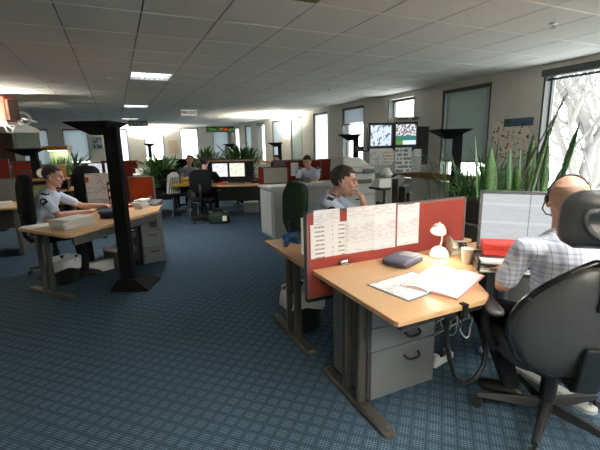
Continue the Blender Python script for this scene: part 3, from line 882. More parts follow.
def flat_screen(name, label, loc, heading, w, h, screen, stand=True, bezel=.018, bcase=None, zc=.3, case=None, group=None, tilt=0, dep=.05, arm=True):
    """faces -y in its own frame when heading = direction you look along"""
    t = thing(name, label, 'monitor', loc, R_(-heading), group)
    case = case or M['black']
    MB().bb(-w / 2, w / 2, 0, dep * .5, zc - h / 2, zc + h / 2).bb(-w * .36, w * .36, dep * .5, dep, zc - h * .32, zc + h * .3).build('casing', case, t, bevel=.005)
    b = bezel
    MB().bb(-w / 2, w / 2, -.008, .001, zc - h / 2, zc - h / 2 + b).bb(-w / 2, w / 2, -.008, .001, zc + h / 2 - b, zc + h / 2).bb(-w / 2, -w / 2 + b, -.008, .001, zc - h / 2, zc + h / 2).bb(w / 2 - b, w / 2, -.008, .001, zc - h / 2, zc + h / 2).build('bezel', bcase or case, t, bevel=.003)
    o = MB().bb(-w / 2 + b, w / 2 - b, -.003, .002, -h / 2 + b, h / 2 - b).build('screen', screen, t); o.location.z = zc
    if stand:
        MB().bb(-.03, .03, dep, dep + .03, .01, zc).bb(-.04, .04, dep - .02, dep + .03, zc - .06, zc + .04).build('stand_neck', case, t, bevel=.004)
        MB().lathe([(.12, 0), (.12, .008), (.04, .02)], (0, dep + .01, 0)).build('stand_foot', case, t)
    return t


def screen_panel(label, a, b, z0, z1, fab, th=.04, name='desk_screen', trim=None, group='fabric desk screens', feet=False):
    a, b = V((*a, 0)), V((*b, 0)); L = (b - a).length; rz = math.atan2(b.y - a.y, b.x - a.x)
    t = thing(name, label, 'desk screen', (a.x, a.y, z0), rz, group)
    MB().bb(.012, L - .012, -th / 2, th / 2, .02, z1 - z0 - .012).build('fabric_panel', fab, t, bevel=.006)
    tm = trim or M['dsteel']
    MB().bb(0, L, -th / 2 - .002, th / 2 + .002, 0, .02).bb(0, .012, -th / 2 - .002, th / 2 + .002, 0, z1 - z0).bb(L - .012, L, -th / 2 - .002, th / 2 + .002, 0, z1 - z0).bb(0, L, -th / 2 - .002, th / 2 + .002, z1 - z0 - .012, z1 - z0).build('edge_trim', tm, t)
    return t


def sheet(label, c, w, h, rz=0, material=None, name='paper_sheet', flat=True, group=None, curl=.0, cat='paper', th=.0006, tiltx=0):
    """a single sheet: lying flat (x, y) or hung upright (x, z) with a little curl"""
    t = MB(); n = 7; m_ = 5
    top = []; 
    for j_ in range(m_ + 1):
        for i in range(n + 1):
            u = -w / 2 + w * i / n; v = -h / 2 + h * j_ / m_
            k = curl * (abs(u / w * 2) ** 2 * .5 + (1 - (v / h + .5)) ** 2 * .5)
            top.append((u, v, k) if flat else (u, -k, v))
    bot = [(p[0], p[1], p[2] - th) if flat else (p[0], p[1] + th, p[2]) for p in top]
    N = len(top); fs = []
    for j_ in range(m_):
        for i in range(n):
            a = j_ * (n + 1) + i; q = (a, a + 1, a + n + 2, a + n + 1)
            fs.append(q); fs.append(tuple(N + k for k in q[::-1]))
    edge = [i for i in range(n + 1)] + [j_ * (n + 1) + n for j_ in range(1, m_ + 1)] + [m_ * (n + 1) + i for i in range(n - 1, -1, -1)] + [j_ * (n + 1) for j_ in range(m_ - 1, 0, -1)]
    for k in range(len(edge)): a, b = edge[k], edge[(k + 1) % len(edge)]; fs.append((b, a, N + a, N + b))
    o = t.add(top + bot, fs).build(name, material or M['offwhite'], loc=c, rz=rz, smooth=False)
    if tiltx: o.rotation_euler.x = tiltx
    return tag(o, label, cat, group)


def paper_stack(label, loc, w, d, n, rz=0, step=.012, group='stacks of paper', material=None, jit=.02):
    t = thing('paper_stack', label, 'papers', loc, rz, group)
    z = 0
    for k in range(n):
        o = MB().bb(-w / 2, w / 2, -d / 2, d / 2, 0, step * .9).build('wad', material or M['offwhite'], t, bevel=.002)
        o.location = (random.uniform(-jit, jit), random.uniform(-jit, jit), z); o.rotation_euler.z = random.uniform(-.12, .12); z += step
    return t


# ================================================================== FRONT DESK (photographer's side of the red screen)
t = thing('desk', 'nearest beech desk with charcoal T legs, in front of the red screen', 'desk', (1.14, 1.75, 0))
poly = [(1.05, 1.285), (1.06, 1.27), (1.60, 1.27), (1.68, 1.31), (1.76, 1.44), (1.87, 1.56), (2.0, 1.61), (2.15, 1.57), (2.3, 1.45), (2.42, 1.25), (2.5, .95), (2.52, .2), (3.3, .2), (3.3, 2.11), (1.06, 2.11), (1.05, 2.095)]
desktop(t, poly, .692, .72)
MB().bb(1.1, 1.62, 1.30, 1.34, .655, .692).bb(1.1, 3.2, 2.04, 2.08, .64, .692).build('under_shade_frame', M['matte'], t, world=True)  # black front bar put in for the shadow below the desk edge
t_leg(t, 1.14, 1.385, 2.085, 1.68, 1.825)
t_leg(t, 2.26, 1.03, 1.8, 1.72, 1.66, mt=M['lsteel'], wide=.06, foot=.09)
t_leg(t, 3.2, 1.2, 2.0, 1.6, 1.7)
t = thing('drawer_pedestal', 'grey steel drawer pedestal with dark bow handles under the nearest desk', 'cabinet', (1.43, 1.87, 0))
MB().bb(1.19, 1.67, 1.675, 2.08, .02, .59).build('carcass', M['steel'], t, world=True, bevel=.003)
for k, (z0, z1) in enumerate(((.482, .584), (.338, .476), (.03, .332))):
    d = MB().bb(1.194, 1.666, 1.655, 1.675, z0, z1).build('drawer', M['steel'], t, world=True, bevel=.003)
    if k:
        zz = (z0 + z1) / 2 + (.0 if k == 1 else .08)
        MB().tube([(1.43, 1.655, zz), (1.435, 1.632, zz - .012), (1.455, 1.626, zz - .02), (1.51, 1.626, zz - .02), (1.53, 1.632, zz - .012), (1.535, 1.655, zz)], .0075, 8).build('handle', M['black'], d, world=True, smooth=True)
MB().cyl((1.62, 1.655, .55), (1.62, 1.651, .55), .009).build('lock', M['chrome'], t, world=True)
for x in (1.22, 1.64):
    for y in (1.71, 2.04): MB().cyl((x, y, 0), (x, y, .021), .018, n=10).build('foot', M['black'], t, world=True)

scr = screen_panel('long red fabric desk screen between the two nearest desks', (1.03, 2.15), (2.39, 2.15), .5, 1.085, M['red'], .042, trim=mat('screen_trim', (112, 96, 98), 0.5))
MB().bb(0, 1.36, -.023, .023, -.006, .014).build('bottom_channel', M['matte'], scr)
for x in (1.29, 2.2):
    MB().bb(x - .03, x + .03, 2.085, 2.129, .72, .732).cyl((x - .025, 2.105, .732), (x - .025, 2.105, .748), .012).cyl((x + .025, 2.105, .742), (x - .03, 2.105, .742), .009).build('screen_clamp', M['chrome'], scr, world=True, bevel=.002)
G = 'sheets pinned to the red screen'
Y = 2.1275
sheet('printed name list with rows of dark words, lower left of the red screen', (1.20, Y, .895), .29, .222, material=M['list'], flat=False, group=G, curl=.003)
sheet('small heading sheet above the printed name list on red screen', (1.172, Y - .0015, 1.047), .19, .098, material=M['table_print'], flat=False, group=G, curl=.003)
sheet('faint printed table pinned right of the name list', (1.432, Y - .003, .938), .225, .31, material=M['table_print'], flat=False, group=G, curl=.003)
sheet('third pinned table, bulging sheet near the middle of red screen', (1.628, Y - .001, .936), .18, .312, material=M['table_print'], flat=False, group=G, curl=.006)
sheet('rightmost pinned table sheet, nearest the white lamp', (1.832, Y, .93), .195, .296, material=M['table_print'], flat=False, group=G, curl=.004)
sheet('sheet on the back of the red screen, its edge sticking out at left', (1.12, 2.1735, .93), .215, .24, material=M['terracotta'] if 0 else M['offwhite'], flat=False, group=G, curl=.0)

# things on the front desk
t = thing('desk_pad', 'clear framed desk pad with printed sheet beside the open folder', 'desk pad', (1.41, 1.6, .7205), R_(9))
MB().bb(-.19, .19, -.15, .15, 0, .003).build('backing', mat('pad_grey', (120, 122, 120)), t)
MB().bb(-.18, .18, -.14, .14, .003, .0045).build('printed_insert', M['desk_print'], t)
MB().bb(-.03, .03, -.152, -.125, .003, .009).cyl((-.03, -.15, .009), (.03, -.15, .009), .004, n=8).build('clip', M['chrome'], t)
t = thing('open_folder', 'open pink folder with white pages lying on the nearest desk', 'folder', (1.615, 1.56, .7235), R_(24))
MB().bb(-.225, .225, -.16, .16, .0, .004).build('cover', M['pink'], t, bevel=.001)
for s in (-1, 1):
    q = MB(); rings = []
    for i in range(9):
        v = i / 8 * .152; zz = .006 + .012 * math.sin(PI * min(1, v / .13)) * (1 if s > 0 else .6)
        rings.append([(-.218, s * v, .004), (-.218, s * v, zz), (.22, s * v, zz), (.22, s * v, .004)])
    q.loft(rings).build('page_block', M['offwhite'] if s > 0 else mat('pink_tinted_page', (244, 232, 230), .7, .03), t)
t = thing('yellow_pencil', 'yellow pencil lying in the fold of the open folder', 'pencil', (1.6, 1.58, .7345), R_(12))
MB().cyl((-.07, 0, .003), (.05, 0, .003), .0035, n=6).build('shaft', M['yellow'], t); MB().cyl((.05, 0, .003), (.068, 0, .003), .0035, .0005, 6).build('tip', M['darkwood'], t)
t = thing('nylon_case', 'flat slate nylon case lying under the pinned sheets', 'case', (1.65, 1.955, .7205), R_(22))
q = MB(); pts = rounded(-.135, .135, -.095, .095, .05, 6)
q.loft([[(x * k, y * k, z) for x, y in pts] for k, z in ((.9, 0), (.985, .006), (1, .02), (.99, .034), (.93, .043), (.6, .049), (.15, .05))]).build('body', M['purple'], t, smooth=True)
q = MB(); q.tube([(x * 1.003, y * 1.003, .021) for x, y in pts] + [(pts[0][0] * 1.003, pts[0][1] * 1.003, .021)], .003, 6).build('zip', M['black'], t)
q = pad(.12, .1, .008, .03, .003, 5).build('label_patch', mat('pale_patch', (150, 146, 150)), t, smooth=True); q.location = (.04, -.02, .047)

t = thing('desk_lamp', 'white desk lamp with domed base and lit tilted head', 'lamp', (1.955, 1.945, .72)); t.scale = (.82, .82, .86)
MB().lathe([(.078, 0), (.082, .006), (.08, .02), (.07, .05), (.05, .072), (.025, .085), (.012, .09)], n=28).build('base', M['white'], t, smooth=True)
MB().tube([(.01, 0, .085), (.022, -.002, .12), (.024, -.004, .16), (.008, -.008, .2), (-.022, -.014, .228)], .0085, 10).build('stem', M['white'], t, smooth=True)
hd = MB(); ax = V((-.55, -.42, -.72)).normalized(); e1 = ax.cross(V((0, 0, 1))).normalized(); e2 = ax.cross(e1)
cn = V((-.034, -.02, .242)); prof = [(-.034, .006), (-.032, .024), (-.02, .042), (.004, .056), (.034, .064)]; prof2 = [(.034, .061), (.004, .052), (-.018, .038), (-.028, .012)]
hd.loft([[cn + ax * a + (e1 * math.cos(2 * PI * k / 24) + e2 * math.sin(2 * PI * k / 24)) * r for k in range(24)] for a, r in prof + prof2])
hd.build('shade', M['white'], t, smooth=True)
q = MB(); q.ell(cn + ax * .022, (.021, .021, .024), 12, 8); q.build('bulb', mat('warm_bulb', (255, 244, 220), emit=(255, 236, 200), es=9), t, smooth=True)
q = MB(); q.cyl(cn + ax * -.03, cn + ax * -.05, .012).build('switch', M['white'], t)
pl = V((1.955, 1.945, .72)) + (cn + ax * .062) * .84
l = lamp('desk_lamp_light', 'SPOT', pl, 3.6, (1, .9, .74), spot_size=R_(150), spot_blend=.5, shadow_soft_size=.03)
l.rotation_euler = ax.to_track_quat('-Z', 'Y').to_euler()

t = thing('telephone', 'cream corded telephone behind the white cup', 'telephone', (2.17, 1.97, .72), R_(-30)); t.scale = (.8, .8, .8)
q = MB(); q.loft([[(-.09, -.1, 0), (.09, -.1, 0), (.09, .1, 0), (-.09, .1, 0)], [(-.09, -.1, .025), (.09, -.1, .025), (.085, .1, .075), (-.085, .1, .075)], [(-.08, -.09, .03), (.08, -.09, .03), (.075, .09, .08), (-.075, .09, .08)]]).build('body', M['cream'], t, bevel=.006)
q = MB().tube([(-.07, -.1, .075), (-.072, -.05, .1), (-.072, .02, .112), (-.07, .08, .105)], [.022, .016, .016, .022], 10).ell((-.07, -.1, .065), (.028, .028, .022)).ell((-.07, .085, .088), (.028, .028, .022)).build('handset', M['cream'], t, smooth=True)
kp = MB()
for i in range(3):
    for j_ in range(4): kp.bb(.0 + i * .024, .017 + i * .024, -.075 + j_ * .026, -.058 + j_ * .026, .034 + j_ * .0118, .046 + j_ * .0118)
stuff(kp.build('keypad', M['black'], t))
q = MB(); q.tube([(-.07 - .0 + .012 * math.cos(k * 1.3) - .03 * math.sin(k / 40 * PI), -.12 - k * .0016 + .0 * k, .02 + .012 * math.sin(k * 1.3)) for k in range(40)], .0035, 5).build('curly_cord', M['cream'], t)
t = thing('foam_cup', 'white disposable cup standing before the cream telephone', 'cup', (2.0, 1.745, .72))
MB().lathe([(.027, 0), (.028, .002), (.038, .095), (.041, .097), (.041, .101), (.037, .101), (.0265, .006)], n=24).build('cup', M['white'], t, smooth=True)
MB().lathe([(.035, .083), (.0345, .085), (.001, .085)], n=20).build('coffee', mat('coffee', (70, 46, 30), .2), t)
t = thing('pen_holder', 'small cream pen holder with dark top between telephone and monitor', 'desk accessory', (2.24, 1.76, .72), R_(-25))
MB().bb(-.06, .06, -.035, .035, 0, .1).build('holder', M['cream'], t, bevel=.008); MB().bb(-.05, .05, -.028, .028, .1, .112).cyl((-.02, 0, .11), (-.035, .01, .15), .006).cyl((.02, 0, .11), (.03, -.01, .145), .006).build('pens', M['black'], t, bevel=.002)

mon = flat_screen('monitor', 'large grey computer monitor facing the plaid shirted man', (2.34, 1.56, .72), 49.7, .62, .395, screen_mat('work_screen', 'work', .72), zc=.265, case=mat('monitor_grey', (98, 102, 106), .4), bezel=.02)
t = thing('letter_tray', 'grey letter tray of papers below the red box file', 'tray', (2.10, 1.575, .72), R_(-40))
for k in range(2):
    q = MB().bb(-.15, .15, -.1, .1, .002 + .045 * k, .006 + .045 * k).bb(-.15, .15, .096, .1, .006 + .045 * k, .036 + .045 * k).bb(-.15, -.146, -.1, .1, .006 + .045 * k, .04 + .045 * k).bb(.146, .15, -.1, .1, .006 + .045 * k, .04 + .045 * k).build('tray_shelf', M['dsteel'], t)
    for n in range(3):
        q = MB().bb(-.135, .135, -.11, .09, 0, .006).build('paper_wad', M['offwhite'] if n != 1 else M['cream'], t); q.location = (random.uniform(-.005, .005), random.uniform(-.02, .0), .0065 + .045 * k + n * .0065); q.rotation_euler.z = random.uniform(-.03, .03)
t = thing('box_file', 'bright red box file resting on the letter tray before the monitor', 'box file', (2.115, 1.6, .812), R_(-42))
MB().bb(-.105, .105, -.075, .075, 0, .07).build('box', M['redbox'], t, bevel=.004)
MB().bb(-.106, .106, -.077, -.074, .034, .037).build('lid_joint', mat('dark_red_card', (150, 36, 30)), t); MB().bb(-.05, .05, -.0775, -.075, .046, .062).build('spine_label', mat('faded_red_card', (190, 60, 50)), t)

# cables under the front desk
def cable(label, pts, r, material, n=7, name='cable', sub=6):
    P = [V(p) for p in pts]; out = []
    for i in range(len(P) - 1):
        a, b, c, d = P[max(i - 1, 0)], P[i], P[i + 1], P[min(i + 2, len(P) - 1)]
        for k in range(sub):
            u = k / sub
            out.append(.5 * ((2 * b) + (c - a) * u + (2 * a - 5 * b + 4 * c - d) * u * u + (3 * b - a - 3 * c + d) * u ** 3))
    out.append(P[-1])
    return tag(MB().tube(out, r, n).build(name, material, smooth=True), label, 'cable')
t = thing('cable_hose', 'thick black cable hose looping down from the front desk edge', 'cable', (1.47, 1.30, .6))
P = [(1.46, 1.315, .69), (1.47, 1.39, .62), (1.49, 1.4, .53), (1.50, 1.4, .43), (1.53, 1.4, .33), (1.57, 1.4, .22), (1.64, 1.4, .165), (1.73, 1.4, .165), (1.79, 1.4, .22), (1.83, 1.42, .3), (1.86, 1.5, .42), (1.9, 1.7, .6), (1.92, 1.85, .69)]
pts = []
for i in range(len(P) - 1):
    for k in range(6): pts.append(V(P[i]).lerp(V(P[i + 1]), k / 6))
MB().tube(pts, [.013 + .0018 * (k % 2) for k in range(len(pts))], 8).build('hose', M['black'], t, world=True, smooth=True)
MB().bb(1.445, 1.475, 1.258, 1.29, .721, .726).bb(1.445, 1.475, 1.256, 1.264, .66, .726).bb(1.445, 1.475, 1.258, 1.33, .655, .662).cyl((1.46, 1.29, .64), (1.46, 1.29, .69), .008).build('edge_clamp', M['black'], t, world=True)
for k in range(5):
    a = k * .5; c = V((1.93 + .03 * math.sin(k * 2), 1.76 + .05 * math.cos(k * 3), .34 + .02 * k))
    pts = [c + V((.07 * math.cos(q) + .02 * k * .4, .05 * math.sin(q + a), .1 * math.sin(q) - .02)) for q in [i * .62 for i in range(11)]]
    cable(['pale grey cable coil, outermost of the tangle under the desk', 'white cable coil hanging second in the tangle under desk', 'cream cable loop in the middle of the under desk tangle', 'grey cable loop leaning right in the under desk tangle', 'mauve cable loop, innermost of the under desk tangle'][k], [(c.x, 2.06, .64 - .012 * k)] + [tuple(p) for p in pts] + [(c.x - .03, 2.0, .05 + .02 * k)], .0055, [M['lsteel'], M['white'], M['cream'], M['steel'], M['purple']][k])
t = thing('power_block', 'white plug block on the carpet under cables', 'power block', (1.9, 1.82, 0), R_(12))
MB().bb(-.11, .11, -.03, .03, 0, .045).build('block', M['white'], t, bevel=.006)
for k in range(3): MB().bb(-.085 + k * .065, -.045 + k * .065, -.02, .02, .045, .075).build('plug', M['white'] if k != 1 else M['black'], t, bevel=.004)

# ------------------------------------------------------------------ executive chair and its sitter
CH = V((1.97, 1.13, 0))
t = thing('executive_chair', 'black leather executive chair with headrest, seen from behind', 'chair', CH, R_(-35))
star_base(t, .34, M['black'], a0=24, top=.40)
q = pad(.56, .53, .1, .13, .02, 8).build('seat', M['leather'], t, smooth=True); q.location = (0, .03, .4)
def shell(z0, z1, hw, yc, wrap, th, nz=16, nx=14, flute=0.0):
    mb = MB(); fr = []; bk = []
    for j_ in range(nz + 1):
        v = j_ / nz; z = z0 + (z1 - z0) * v; w = hw(v)
        for i in range(nx + 1):
            u = -1 + 2 * i / nx; x = u * w; e = (1 - abs(u) ** 4) * (1 - abs(2 * v - 1) ** 6)
            y = yc(v) + wrap * x * x; tk = .012 + th * e
            fr.append((x, y + tk, z)); bk.append((x, y - tk * (1 - flute * math.exp(-((v - .5) / .16) ** 2) * (1 - u * u)), z))
    n = nx + 1; N = len(fr); fs = []
    for j_ in range(nz):
        for i in range(nx):
            a = j_ * n + i; fs.append((a, a + 1, a + n + 1, a + n)); fs.append((N + a, N + a + n, N + a + n + 1, N + a + 1))
    ed = list(range(n)) + [j_ * n + nx for j_ in range(1, nz + 1)] + [nz * n + i for i in range(nx - 1, -1, -1)] + [j_ * n for j_ in range(nz - 1, 0, -1)]
    for k in range(len(ed)): a, b = ed[k], ed[(k + 1) % len(ed)]; fs.append((b, a, N + a, N + b))
    return mb.add(fr + bk, fs), [bk[k] for k in ed]
HWT = [(0, .13), (.06, .2), (.15, .26), (.3, .305), (.45, .315), (.6, .295), (.72, .25), (.82, .195), (.9, .14), (.96, .09), (1, .05)]
def hw_back(v):
    for (a, p), (b, q) in zip(HWT, HWT[1:]):
        if v <= b: return p + (q - p) * (v - a) / (b - a)
    return .05
bk, edge = shell(.40, 1.0, hw_back, lambda v: -.27 - .09 * v + .05 * (1 - v) ** 3, .55, .042)
bk.build('backrest', M['leather'], t, smooth=True)
MB().tube([V(p) + V((0, .012, 0)) for p in edge] + [V(edge[0]) + V((0, .012, 0))], .016, 8).build('backrest_piping', mat('gloss_black_rim', (30, 31, 32), .22), t, smooth=True)
bk, edge = shell(1.06, 1.3, lambda v: .19 * (1 - abs(2 * v - 1) ** 5 * .3), lambda v: -.345 - .03 * v, .9, .045, 10, 12, .75)
bk.build('headrest', M['leather'], t, smooth=True)
rg = []
for k in range(33):
    a = 2 * PI * k / 32; x = .128 * math.copysign(abs(math.cos(a)) ** .7, math.cos(a)); zz = 1.18 + .058 * math.copysign(abs(math.sin(a)) ** .8, math.sin(a)) + .018 * math.cos(2 * a)
    rg.append((x, -.345 - .03 * ((zz - 1.06) / .24) + .9 * x * x - .05 + .0, zz))
MB().tube(rg, .014, 8).build('headrest_roll', M['leather'], t, smooth=True)
MB().loft([[(-w, y, z), (w, y, z), (w, y - .03, z), (-w, y - .03, z)] for w, y, z in ((.05, -.29, .38), (.052, -.325, .45), (.05, -.335, .56), (.045, -.345, .62))]).bb(-.05, .05, -.3, .05, .365, .4).build('spine_bracket', M['black'], t, bevel=.01)
MB().loft([[(-w, y, z), (w, y, z), (w, y - .016, z), (-w, y - .016, z)] for w, y, z in ((.04, -.385, .8), (.04, -.41, .97), (.04, -.425, 1.1), (.035, -.425, 1.2))]).build('headrest_bracket', M['black'], t, bevel=.005)
for s in (-1, 1):
    MB().tube([(s * .2, .0, .4), (s * .3, .0, .42), (s * .335, .02, .5), (s * .335, .03, .6), (s * .33, .03, .64)], .024, 10).build('arm_post', M['black'], t, smooth=True)
    q = pad(.085, .3, .03, .042, .006).build('armrest', M['leather'], t, smooth=True); q.location = (s * .325, .03, .635)
f, r = hv(35)
HP = CH - f * .05 + V((0, 0, .58))
root, HMl, inv = person('bald man in white and blue plaid shirt with headset, seen from behind', CH + V((0, 0, .0)), 35, (2.02, 1.175, 1.195), 44,
    dict(hip=HP, neck=(1.985, 1.14, 1.035), sh=[(2.13, .99, .965), (1.815, 1.235, .965)], el=[(2.32, 1.1, .77), (1.745, 1.285, .765)], wr=[(2.37, 1.36, .765), (1.95, 1.44, .765)],
         hand=[(V((.1, .9, 0)), V((0, 0, -1)), 25, 1), (V((.8, .6, 0)), V((0, 0, -1)), 25, 1)]),
    pitch=6, neckr=.066, hair='stubble', hair_m=M['stubble'], skin=M['skin2'], shirt=M['plaid'], police=False, hs=1.06, sleeve=.74,
    legs=dict(knee=[(2.3, 1.38, .53), (1.905, 1.5, .53)], ankle=[(2.42, 1.36, .09), (1.962, 1.345, .09)], toe=[(.3, 1, 0), (-.24, .97, 0)]))
headset(root, HMl)

# ================================================================== SECOND DESK behind the red screen
t = thing('desk', 'second beech desk, behind the red screen, its corner showing at left', 'desk', (1.14, 2.65, 0))
desktop(t, [(1.05, 2.2), (1.06, 2.19), (2.55, 2.19), (2.55, 3.0), (1.07, 3.0), (1.05, 2.985)], .692, .72)
MB().bb(1.1, 2.5, 2.22, 2.26, .64, .692).bb(1.1, 2.5, 2.9, 2.94, .655, .692).build('under_shade_frame', M['matte'], t, world=True)  # same dark bars as under the front desk
t_leg(t, 1.14, 2.3, 3.03, 2.54, 2.68)
t_leg(t, 2.46, 2.3, 3.0, 2.54, 2.68)
def waste_bin(label, loc, s=1.0, rz=0):
    t = thing('waste_bin', label, 'bin', loc, rz, 'waste bins with white bags')
    MB().lathe([(.115 * s, 0), (.118 * s, .004), (.15 * s, .285 * s), (.153 * s, .29 * s), (.148 * s, .288 * s), (.113 * s, .008)], n=24).build('bin_body', M['black'], t, smooth=True)
    q = MB(); n = 30; rings = []
    for k, (rr, z) in enumerate(((.1, .05), (.136, .24), (.149, .298), (.157, .3), (.16, .288), (.161, .25), (.163, .2), (.158, .185))):
        rings.append([((rr * (1 + (.06 * math.sin(5 * a + k) + .04 * math.sin(11 * a)) * min(1, k / 3))) * s * math.cos(a), (rr * (1 + (.06 * math.sin(5 * a + k) + .04 * math.sin(11 * a)) * min(1, k / 3))) * s * math.sin(a), z * s + (.02 * math.sin(3 * a + 1) * (k > 4))) for a in [2 * PI * i / n for i in range(n)]])
    q.loft(rings, cap=False); o = q.build('bin_bag', M['bag'], t, smooth=True)
    MB().ell((.02 * s, 0, .2 * s), (.12 * s, .12 * s, .05 * s)).build('rubbish', M['cream'], t, smooth=True)
    return t
waste_bin('black waste bin with white bag under the second desk', (1.29, 2.76, 0), 1.14)
waste_bin('black waste bin with white bag under the left officer desk', (-.66, 5.02, 0), 1.0, .6)
t = thing('stapler', 'blue and black stapler on the corner of second desk', 'stapler', (1.17, 2.78, .72), R_(60))
MB().loft([[(-.08, -.016, 0), (.08, -.016, 0), (.08, .016, 0), (-.08, .016, 0)], [(-.08, -.016, .012), (.08, -.016, .008), (.08, .016, .008), (-.08, .016, .012)]]).build('base', M['black'], t, bevel=.003)
MB().loft([[(-.08, -.018, .016), (-.08, .018, .016), (-.08, .014, .05), (-.08, -.014, .05)], [(.0, -.018, .02), (.0, .018, .02), (.0, .014, .052), (.0, -.014, .052)], [(.085, -.014, .022), (.085, .014, .022), (.085, .01, .04), (.085, -.01, .04)]]).build('arm', M['blue'], t, bevel=.004)
t = thing('document_tray', 'blue tray with dark papers beside the stapler on second desk', 'tray', (1.3, 2.86, .72), R_(15))
MB().bb(-.08, .08, -.1, .1, 0, .006).bb(-.08, -.074, -.1, .1, .006, .05).bb(.074, .08, -.1, .1, .006, .05).bb(-.08, .08, .094, .1, .006, .05).build('tray', M['blue'], t)
MB().bb(-.07, .07, -.09, .09, .007, .03).build('papers', M['dsteel'], t)
task_chair('dark green fabric high back chair behind the officer on a headset', (1.76, 3.40, 0), 88, M['green_fab'], bh=.53, bw=.47, arms=False)
root, HMl, inv = person('officer in pale blue uniform shirt resting cheek on hand, behind the red screen', (1.68, 3.32, 0), 125, (1.755, 2.87, 1.185), 130,
    dict(hip=(1.68, 3.28, .62), neck=(1.70, 2.97, 1.06), sh=[(1.585, 2.83, 1.015), (1.81, 3.15, 1.015)], el=[(1.79, 2.63, .79), (2.06, 2.98, .79)], wr=[(1.845, 2.69, .985), (2.1, 2.75, .765)],
         hand=[(V((-.12, .3, .9)), V((-.5, .75, -.2)), 75, -1), (V((.1, -.9, 0)), V((0, 0, -1)), 25, 1)]),
    pitch=8, hair='short', sleeve=.6, watch=True, hs=1.1)
headset(root, HMl, .55)
flat_screen('monitor', 'dark monitor with pale frame seen side on behind the red screen', (2.14, 2.66, .72), 138, .36, .34, screen_mat('dim_list', 'list', .5), zc=.325, case=M['black'], bcase=M['lsteel'], dep=.1)
t = thing('desk_telephone', 'black desk telephone with green display right of the seated officer', 'telephone', (2.28, 2.95, .72), R_(20))
MB().loft([[(-.11, -.1, 0), (.11, -.1, 0), (.11, .1, 0), (-.11, .1, 0)], [(-.11, -.1, .03), (.11, -.1, .03), (.11, .1, .17), (-.11, .1, .17)]]).build('body', M['black'], t, bevel=.006)
MB().box((0, .03, .128), (.14, .08, .006), rot=(R_(35), 0, 0)).build('display', mat('green_display', (60, 96, 70), emit=(60, 100, 70), es=.2), t)
MB().tube([(-.14, -.08, .07), (-.14, 0, .12), (-.14, .08, .17)], [.022, .016, .022], 8).build('handset', M['black'], t, smooth=True)


# ================================================================== LEFT DESK with the seated officer
RZ = math.atan2(1.05, .85)
t = thing('desk', 'left beech desk with wavy edge where an officer types', 'desk', (-.4, 4.9, 0))
desktop(t, [(-1.0, 4.8), (-.97, 4.76), (-.5, 4.12), (-.46, 4.12), (.42, 5.2), (.55, 5.95), (.1, 6.3), (-.3, 5.98), (-.52, 5.62), (-.62, 5.3), (-.7, 5.08), (-.84, 4.93)], .69, .72)
e0, e1 = V((-.46, 4.16, 0)), V((.40, 5.2, 0)); n_ = V((-(e1 - e0).y, (e1 - e0).x, 0)).normalized()
q = MB(); a, b = e0 + n_ * .02 + (e1 - e0) * .03, e0 + n_ * .02 + (e1 - e0) * .99
q.loft([[a + V((0, 0, .595)), a + n_ * .02 + V((0, 0, .595)), a + n_ * .02 + V((0, 0, .69)), a + V((0, 0, .69))], [b + V((0, 0, .595)), b + n_ * .02 + V((0, 0, .595)), b + n_ * .02 + V((0, 0, .69)), b + V((0, 0, .69))]]).build('apron', M['dsteel'], t, world=True)
MB.GX = Matrix.Translation((-.78, 4.68, 0)) @ Matrix.Rotation(R_(38), 4, 'Z')
t_leg(t, 0, -.37, .34, -.06, .08, mt=M['legs'])
MB.GX = Matrix.Translation((.2, 5.9, 0)) @ Matrix.Rotation(R_(-10), 4, 'Z')
t_leg(t, 0, -.3, .3, -.06, .08, mt=M['legs'])
MB.GX = None
t = thing('drawer_pedestal', 'grey steel pedestal at the right end of left desk', 'cabinet', (.29, 5.5, 0), R_(10))
MB().bb(-.14, .14, -.22, .22, .02, .685).build('carcass', M['steel'], t, bevel=.004)
for k, (z0, z1) in enumerate(((.47, .67), (.25, .46), (.04, .24))):
    d = MB().bb(-.135, .135, -.238, -.22, z0, z1).build('drawer', M['steel'], t, bevel=.003)
    MB().tube([(-.05, -.238, z1 - .05), (-.05, -.258, z1 - .06), (.05, -.258, z1 - .06), (.05, -.238, z1 - .05)], .006, 6).build('handle', M['black'], d)
MB().bb(-.02, .06, -.262, -.238, .5, .6).bb(-.01, .05, -.268, -.262, .53, .58).build('card_holder', M['black'], t, bevel=.003)
t = thing('computer_tower', 'black computer tower hung under the left desk beside the pedestal', 'computer', (.055, 5.24, .1), R_(10))
MB().bb(-.09, .09, 0, .4, 0, .44).build('case', M['black'], t, bevel=.006)
MB().bb(-.075, .075, -.008, 0, .33, .36).bb(-.075, .075, -.008, 0, .29, .32).build('drive_bay', M['dsteel'], t); MB().bb(-.06, .06, -.011, -.008, .385, .4).build('drive_front', M['lsteel'], t)
MB().cyl((0, 0, .2), (0, -.012, .2), .03, .028).build('power_button', M['chrome'], t); MB().lathe([(.065, 0), (.065, .006)], n=20).build('bezel_ring', M['dsteel'], t).rotation_euler.x = R_(90)
for ch in t.children:
    if ch.name.startswith('bezel_ring'): ch.location = (0, -.002, .15)
MB().bb(-.1, -.09, .05, .35, -.1, .56).bb(.09, .1, .05, .35, -.1, .56).bb(-.1, .1, .05, .35, -.1, -.09).build('cradle', M['dsteel'], t)
t = thing('carton', 'flat white carton standing on the carpet left of the uplighter post', 'box', (-.32, 5.3, 0), R_(24))
MB().bb(-.19, .19, -.04, .04, 0, .13).build('carton_body', M['offwhite'], t, bevel=.003); MB().bb(-.195, .195, -.045, .045, .1, .135).build('carton_lid', mat('carton_lid_white', (226, 224, 220), .7, .03), t, bevel=.003)
t = thing('document_box', 'white document box further back under the left desk', 'box', (-.05, 5.5, 0), R_(40))
